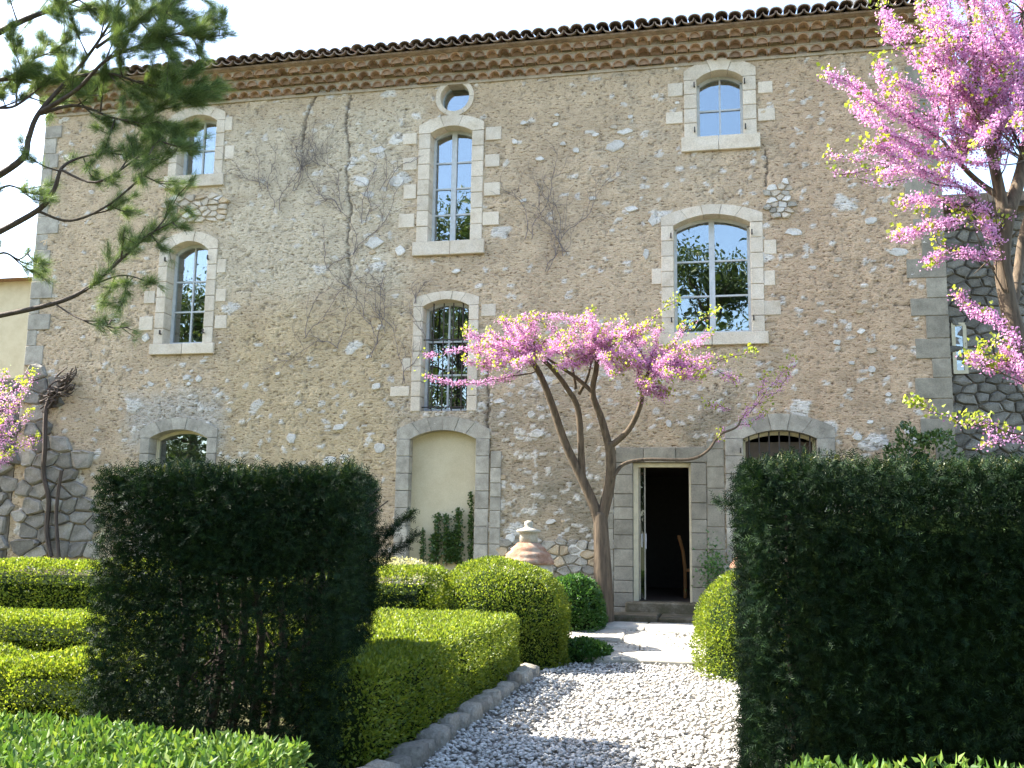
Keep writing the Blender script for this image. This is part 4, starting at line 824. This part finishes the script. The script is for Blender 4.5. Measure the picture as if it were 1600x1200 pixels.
for k in range(80):
    st = random.choice([(1545, 220), (1530, 150), (1520, 60), (1600, 250), (1610, 150), (1600, 20), (1560, 280), (1500, 250)]); ex, ey = random.uniform(1395, 1640), random.uniform(-90, 300)
    if ex < 1420+ey*.12: ex += 60
    if 1490 < ex and 240 < ey: ey -= 90
    a = P(*st, D2-.1); e = P(ex, ey, D2+random.uniform(-.9, .7)); B.twig([a, (a*.5+e*.5)+np.array([0, 0, random.uniform(-.12, .12)]), e], 850, .032, .3, .008, .25)
for s_ in [[(1600, 680), (1540, 665), (1500, 660), (1470, 645), (1432, 632)], [(1600, 560), (1560, 530), (1530, 550)], [(1600, 600), (1560, 580), (1520, 560)], [(1600, 690), (1560, 670), (1520, 655)], [(1620, 600), (1590, 570), (1560, 560)], [(1600, 330), (1540, 350), (1500, 340)], [(1500, 395), (1470, 380), (1440, 330)]]: B.twig([P(a, b_, D2-.2) for a, b_ in s_], 90, .03, 1.5, .007)
for s_ in [[(1400, 255), (1350, 250), (1295, 240)], [(1390, 260), (1330, 272), (1300, 268)], [(1420, 280), (1360, 285), (1330, 270)], [(1600, 690), (1550, 690), (1530, 700)], [(1560, 690), (1540, 670), (1535, 650)]]: B.twig([P(a, b_, D2+1.0) for a, b_ in s_], 300, .03, .2, .006)
B.build(r2, 'bark', .026, .05)
# redbud at the left garden wall
r3 = thing('redbud_tree', (-12.3, -1.0, .1), 'redbud with sparse darker pink blossom against the rubble garden wall', 'tree', 'redbud trees in blossom'); B = Bloom(); D3 = -1.0
B.limb([(-12.5, D3, -.05), (-12.5, D3, 1.2), (-12.4, D3, 2.2), (-12.35, D3, 3.0)], .08, .03)
for k in range(26):
    a = np.array([-12.38, D3, random.uniform(1.9, 2.9)]); e = P(random.uniform(-70, 62), random.uniform(575, 715), D3+random.uniform(-.4, .5)); B.twig([a, (a+e)/2+np.array([0, 0, .1]), e], 240, .05, .45, .008, .3)
B.build(r3, 'dark_bark', .03, .05)

# pine: trunk just outside the frame on the left, branches reaching in
pn = thing('pine_tree', (-6.3, -8.9, 0), 'long-needled pine with drooping branches hanging before the left end of the house', 'tree'); pw = MB(); nd_p = []; nd_d = []
DP = -8.7; pt_ = np.array([-6.35, -9.0, 0.])
pw.tube(smooth([(-6.35, -9, -.1), (-6.4, -9, 2.5), (-6.3, -8.95, 5), (-6.4, -8.9, 8.5)], 5), list(np.linspace(.2, .07, 16)), 10)
def tufts(path, t0, dens, r=.09, n_need=38):
    p, u, L_ = along(path, max(2, int(4.4*dens*sum(np.linalg.norm(np.diff(np.array(path), axis=0), axis=1))))); p = p[u >= t0]
    path = np.array(path); dr = _n(path[-1]-path[max(0, len(path)-3)])
    for q in p: nd_p.append(np.repeat((q+rng.normal(0, .012, 3))[None], n_need, 0)+rng.normal(0, .01, (n_need, 3))); nd_d.append(dr*1.05+np.array([0, 0, .15])+rng.normal(0, .55, (n_need, 3)))
def pbranch(l, r=.03, sub=5, sl=(.25, .6), dens=16, y=DP, t0=.35, droop=-.03, sp=1.0):
    pts = [P(a, b_, y+dy) for a, b_, dy in l]; q = smooth(pts, 5); pw.tube(q, list(np.linspace(r, .005, len(q))), 6); tufts(q, .8, dens)
    q = np.array(q)
    for k in range(sub):
        i = int(len(q)*(t0+(1-t0)*(k+random.random())/sub)); i = min(i, len(q)-2); d = _n(q[i+1]-q[i]); a = q[i]; ln = random.uniform(*sl)
        e = d*.75+rng.normal(0, .5*sp, 3); e = a+_n(e)*ln; mid = (a+e)/2+np.array([0, 0, droop]); s_ = smooth([a, mid, e], 4); pw.tube(s_, list(np.linspace(.008, .003, len(s_))), 4); tufts(s_, .3, dens*1.1)
        for j in range(3):
            b0 = np.array(s_)[random.randint(3, len(s_)-2)]; e2 = b0+_n(_n(e-a)+rng.normal(0, .55, 3))*ln*random.uniform(.3, .6); s2 = [b0, (b0+e2)/2, e2]; pw.tube(s2, [.004, .003, .002], 3); tufts(s2, .35, dens*1.2)
TR = lambda z: tuple(pt_+np.array([0, .05, z]))
def anchored(px, py, l, **k):                # limb from the trunk to where it enters the frame
    a = P(px, py, DP); b0 = np.array([-6.35, -8.95, a[2]-.35]); q = smooth([b0, (a+b0)/2+np.array([0, 0, .02]), a], 4); r0 = k.get('r', .03); pw.tube(q, list(np.linspace(r0*1.4, r0, len(q))), 7); pbranch([(px, py, 0)]+l, **k)
anchored(-20, 497, [(85, 474, 0), (140, 448, .05), (200, 395, .1), (235, 365, .1), (275, 345, .1)], r=.022, sub=8, sl=(.2, .45), dens=9, t0=.3)
anchored(-20, 372, [(60, 328, 0), (85, 295, 0), (97, 262, 0), (130, 245, .1), (190, 235, .1)], r=.026, sub=4, sl=(.2, .4), dens=9, t0=.5)
pbranch([(60, 330, 0), (110, 345, .1), (170, 320, .1), (235, 265, .2), (260, 250, .2)], .012, 6, (.2, .4), 10)
pbranch([(95, 265, 0), (150, 285, -.1), (210, 250, -.1), (255, 215, -.1)], .012, 6, (.2, .4), 11)
anchored(-20, 285, [(35, 248, 0), (45, 215, 0), (62, 175, 0), (115, 115, .1), (150, 70, .1), (180, 20, .1), (200, -40, .1)], r=.03, sub=9, sl=(.3, .55), dens=13, t0=.4)
pbranch([(62, 176, 0), (120, 140, -.05), (165, 95, -.1), (220, 70, -.1), (285, 50, -.1)], .02, 12, (.25, .5), 15, t0=.45)
pbranch([(110, 120, 0), (170, 115, 0), (220, 130, 0), (260, 140, 0)], .016, 12, (.25, .45), 15, t0=.3)
pbranch([(62, 178, 0), (120, 165, .1), (180, 185, .1), (230, 190, .1)], .016, 11, (.25, .45), 14, t0=.3)
pbranch([(150, 75, 0), (200, 40, 0), (235, 20, 0), (262, 15, 0)], .014, 12, (.2, .45), 15, t0=.2)
anchored(-20, 60, [(40, 30, 0), (90, 12, .1), (130, -5, .1), (180, -30, .1)], r=.03, sub=9, sl=(.25, .5), dens=13, t0=.2)
anchored(-20, 130, [(15, 120, 0), (40, 105, .1), (75, 70, .2)], r=.02, sub=9, sl=(.2, .45), dens=14, t0=.1)
anchored(-40, 190, [(-10, 170, 0), (25, 165, .1), (70, 130, .2)], r=.02, sub=8, sl=(.2, .4), dens=14, t0=.2)
pbranch([(-10, 300, 0), (15, 290, 0), (40, 300, 0)], .012, 4, (.15, .35), 8, t0=.1)
anchored(-30, 410, [(5, 395, 0), (30, 405, .1), (48, 390, .1)], r=.012, sub=4, sl=(.15, .3), dens=9, t0=.2)
pbranch([(140, 448, 0), (190, 430, .1), (230, 440, .1)], .008, 4, (.15, .3), 8)
pbranch([(85, 474, 0), (130, 500, -.1), (180, 500, -.1)], .007, 3, (.15, .3), 2)
for k in range(10):                            # crown above and outside the frame
    z = 4.2+k*.45; an = k*2.4+2.2; e = pt_+np.array([math.cos(an)*1.6, math.sin(an)*1.6, z+.4]); q = smooth([pt_+np.array([0, 0, z]), (pt_+e+np.array([0, 0, z]))/2+np.array([0, 0, .1]), e], 4)
    if e[0] > -6.0: continue
    pw.tube(q, list(np.linspace(.045, .008, len(q))), 6)
    for j in range(9): a = np.array(q)[random.randint(3, len(q)-1)]; e2 = a+rng.normal(0, .35, 3); pw.tube([a, e2], [.007, .003], 4); tufts([a, (a+e2)/2, e2], .3, 7)
pw.obj('trunk', M['dark_bark'], pn, True)
q = np.concatenate(nd_p); d = np.concatenate(nd_d); d /= np.linalg.norm(d, axis=1)[:, None]; n = len(q); s_ = np.cross(d, rng.normal(size=(n, 3))); s_ /= np.linalg.norm(s_, axis=1)[:, None]; Ln = rng.uniform(.07, .13, n)[:, None]
V = np.stack([q-s_*.0011, q+s_*.0011, q+d*Ln], 1).reshape(-1, 3); rel(ob('needles', nmesh('needles', V, np.arange(len(V)).reshape(-1, 3), M['needle']), pn), pn)


# ------------------------------------------------------------------ trees behind the viewpoint, mirrored in the panes
def leafy_tree(x, y, h, r, n, label, seed):
    t = thing('leafy_tree', (x, y, 0), label, 'tree', 'trees mirrored in the window panes'); b = MB(); rs = np.random.default_rng(seed)
    b.tube([(x, y, -.1), (x+.1, y, h*.3), (x, y+.1, h*.6), (x, y, h*.9)], [.28, .22, .14, .03], 8); pts = []
    for k in range(60):
        zc_ = rs.uniform(.12, .97); rr = r*math.sqrt(max(.05, 1-((zc_-.5)/.55)**2)); an = rs.uniform(0, 6.28); ro_ = rr*rs.uniform(.35, 1); c = np.array([x+ro_*math.cos(an), y+ro_*math.sin(an), zc_*h])
        b.tube([(x, y, zc_*h*.8), tuple(c)], [.06, .015], 4); m_ = n//60; pts.append(c+rs.normal(0, 1, (m_, 3))*np.array([.75, .75, .5])*r*.26)
    b.obj('trunk', M['dark_bark'], t); p = np.concatenate(pts); foliage('crown', t, [leaf_mesh(p, rs.normal(size=p.shape), .19, .12, 1)], 'tree_leaf')
for i, (x, y, h, r, lb) in enumerate([(-22, -22, 11.8, 4, 'broad leafy tree mirrored in the middle window at the left end'), (-15.5, -24, 13, 3.6, 'leafy tree standing between the mirrored trees across the garden'), (-10.3, -22, 15.2, 3.3, 'tall leafy tree mirrored in the tall central window'), (-4.8, -24, 13.5, 3.4, 'leafy tree across the garden facing the blind doorway'), (-.6, -22.5, 12.6, 3.2, 'leafy tree mirrored in the wide two-leaf window above the doorway')]): leafy_tree(x, y, h, r, 24000 if i % 2 == 0 else 7000, lb, 90+i)

# ------------------------------------------------------------------ jars, vines, ivy
def jar(x, y, z, label):
    t = thing('terracotta_jar', (x, y, .1), label, 'jar', 'terracotta jars at the terrace edge'); c = (x, y, 0)
    b = MB(); b.lathe([(.16, .1), (.17, .2), (.22, .45), (.29, .8), (.33, 1.02), (.335, 1.12), (.30, 1.2), (.27, 1.23)], c, 28); b.obj('body', M['urn_stone'], t, True)
    b = MB(); b.lathe([(.345, 1.19), (.35, 1.22), (.33, 1.26), (.30, 1.29), (.305, 1.31), (.27, 1.345), (.235, 1.37), (.24, 1.39), (.185, 1.43), (.15, 1.47)], c, 28); l = b.obj('lid', M['terracotta'], t, True)
    b = MB(); b.lathe([(.125, 1.46), (.12, 1.56), (.125, 1.60), (.165, 1.615), (.165, 1.635), (.11, 1.655), (.065, 1.67), (.05, 1.69), (.062, 1.72), (.055, 1.75), (.02, 1.765)], c, 20); b.obj('finial', M['urn_stone'], l, True)
    for o in t.children_recursive: pass
    return t
jar(-2.57, -2.35, 0, 'lidded terracotta jar with stone finial behind the large box mound')
j2 = jar(.40, -2.35, 0, 'lidded terracotta jar half hidden by the wide right yew')
def vine(label, starts, tgt, n, spread, loc):
    t = thing('bare_vine', loc, label, 'vine', 'leafless creepers on the facade'); b = MB()
    def walk(x, z, ang, ln, r, lev):
        pts = [(x, -.035, z)]; steps = max(3, int(ln/.07))
        for i in range(steps):
            ang += random.gauss(0, .32); ang += (math.pi/2-ang)*.09; x += .07*math.cos(ang); z += .07*math.sin(ang); pts.append((x, -.03-random.uniform(0, .02), z))
            if z > 9.15: break
            if lev < 3 and random.random() < (.2 if lev else .34): walk(x, z, ang+random.choice((-1, 1))*random.uniform(.25, .8), ln*random.uniform(.15, .5), r*.62, lev+1)
        b.tube(pts, list(np.linspace(r, r*.5, len(pts))), 4)
    for (px, py), a, ln in starts:
        for k in range(n): walk(fx(px+random.uniform(-spread, spread), py), fz(px, py), a+random.gauss(0, .3), ln*random.uniform(.6, 1.1), .0066, 0)
    b.obj('stems', M['vine'], t); return t
vine('dense leafless creeper spreading between the round window and the left windows', [((548, 400), 1.55, 2.3), ((530, 330), 1.9, 1.6), ((565, 350), 1.1, 1.2), ((500, 260), 2.0, 1.0), ((600, 300), 1.4, 1.2), ((520, 420), 1.7, 1.0)], None, 2, 8, (-6.3, 0, 6))
vine('wispy leafless creeper right of the topmost small window at the left end', [((430, 330), 1.6, 1.5), ((455, 300), 1.3, 1.2), ((410, 300), 1.8, .8)], None, 2, 10, (-7.6, 0, 7))
vine('hanging leafless creeper left of the barred window', [((575, 560), 1.5, 2.0), ((535, 545), 1.5, 1.5), ((610, 520), 1.8, 1.4), ((475, 530), 1.5, 1.6)], None, 2, 8, (-6, 0, 4.6))
vine('narrow leafless creeper between the tall central window and the wide right window', [((857, 425), 1.55, 1.9), ((825, 375), 1.5, 1.3), ((885, 400), 1.55, 1.5)], None, 2, 7, (-2.9, 0, 6))
vine('thin leafless creeper climbing beside the barred window surround', [((632, 600), 1.5, 1.3), ((650, 475), 1.7, .4)], None, 2, 4, (-5.2, 0, 4.2))
st = thing('ivy_stump', P(85, 640, -.2), 'gnarled dead ivy trunk clinging to the lower left corner of the house', 'stump'); b = MB()
for k in range(60):
    u_ = random.random(); a = P(66+40*u_+random.gauss(0, 5), 632-38*u_+random.gauss(0, 9), -.06-random.random()*.12); th = random.uniform(-.5, 1.2); e = a+np.array([math.cos(th), random.uniform(-.3, .2), math.sin(th)])*random.uniform(.12, .3); b.tube(smooth([a, (a+e)/2+rng.normal(0, .04, 3), e], 4), list(np.linspace(.022, .006, 9)), 5)
b.tube(smooth([P(80, 870, -.13), P(73, 830, -.1), P(76, 780, -.12), P(68, 740, -.1), P(70, 700, -.16), P(72, 640, -.14), P(84, 612, -.12)], 4), .04, 6); b.tube(smooth([P(92, 870, -.17), P(88, 800, -.15), P(96, 735, -.16)], 4), .03, 6); b.obj('stems', M['dark_bark'], st)
iv = thing('wall_ivy', P(690, 880, .1), 'upright green ivy climbing the panel of the blind doorway', 'ivy'); qs = []
for px, y0_, y1_, wd in ((661, 875, 826, 5), (684, 875, 803, 9), (698, 875, 804, 8), (716, 880, 795, 11), (706, 880, 830, 16), (736, 880, 768, 5), (677, 880, 835, 8)):
    m_ = int(wd*(y0_-y1_)*.55); tt_ = rng.uniform(0, 1, m_)
    for t_ in tt_: qs.append(P(px+random.gauss(0, wd*.45*(1-.4*t_)), y0_+(y1_-y0_)*t_, random.uniform(.02, .13)))
qs = np.array(qs); foliage('leaves', iv, [leaf_mesh(qs, np.repeat([[0, -.6, .1]], len(qs), 0), .05, .042, .7)], 'ivy')
b = MB()
for px, y1_ in ((661, 828), (684, 805), (698, 806), (716, 797), (736, 770)): b.tube(PP([(px, 885, .13), (px+1, (885+y1_)/2, .13), (px, y1_, .13)]), .008, 4)
b.obj('stems', M['dark_bark'], iv)
dw = thing('weed', P(1115, 880, -.15), 'small green weed growing by the door jamb behind the right mound', 'plant'); qs = P(1115, 890, -.2)+rng.normal(0, 1, (500, 3))*np.array([.11, .08, .2]); foliage('leaves', dw, [leaf_mesh(qs, rng.normal(size=qs.shape), .05, .035, 1)], 'shrub')
print('tris', sum(len(o.data.polygons) for o in bpy.data.objects if o.type == 'MESH'), len(bpy.data.objects))
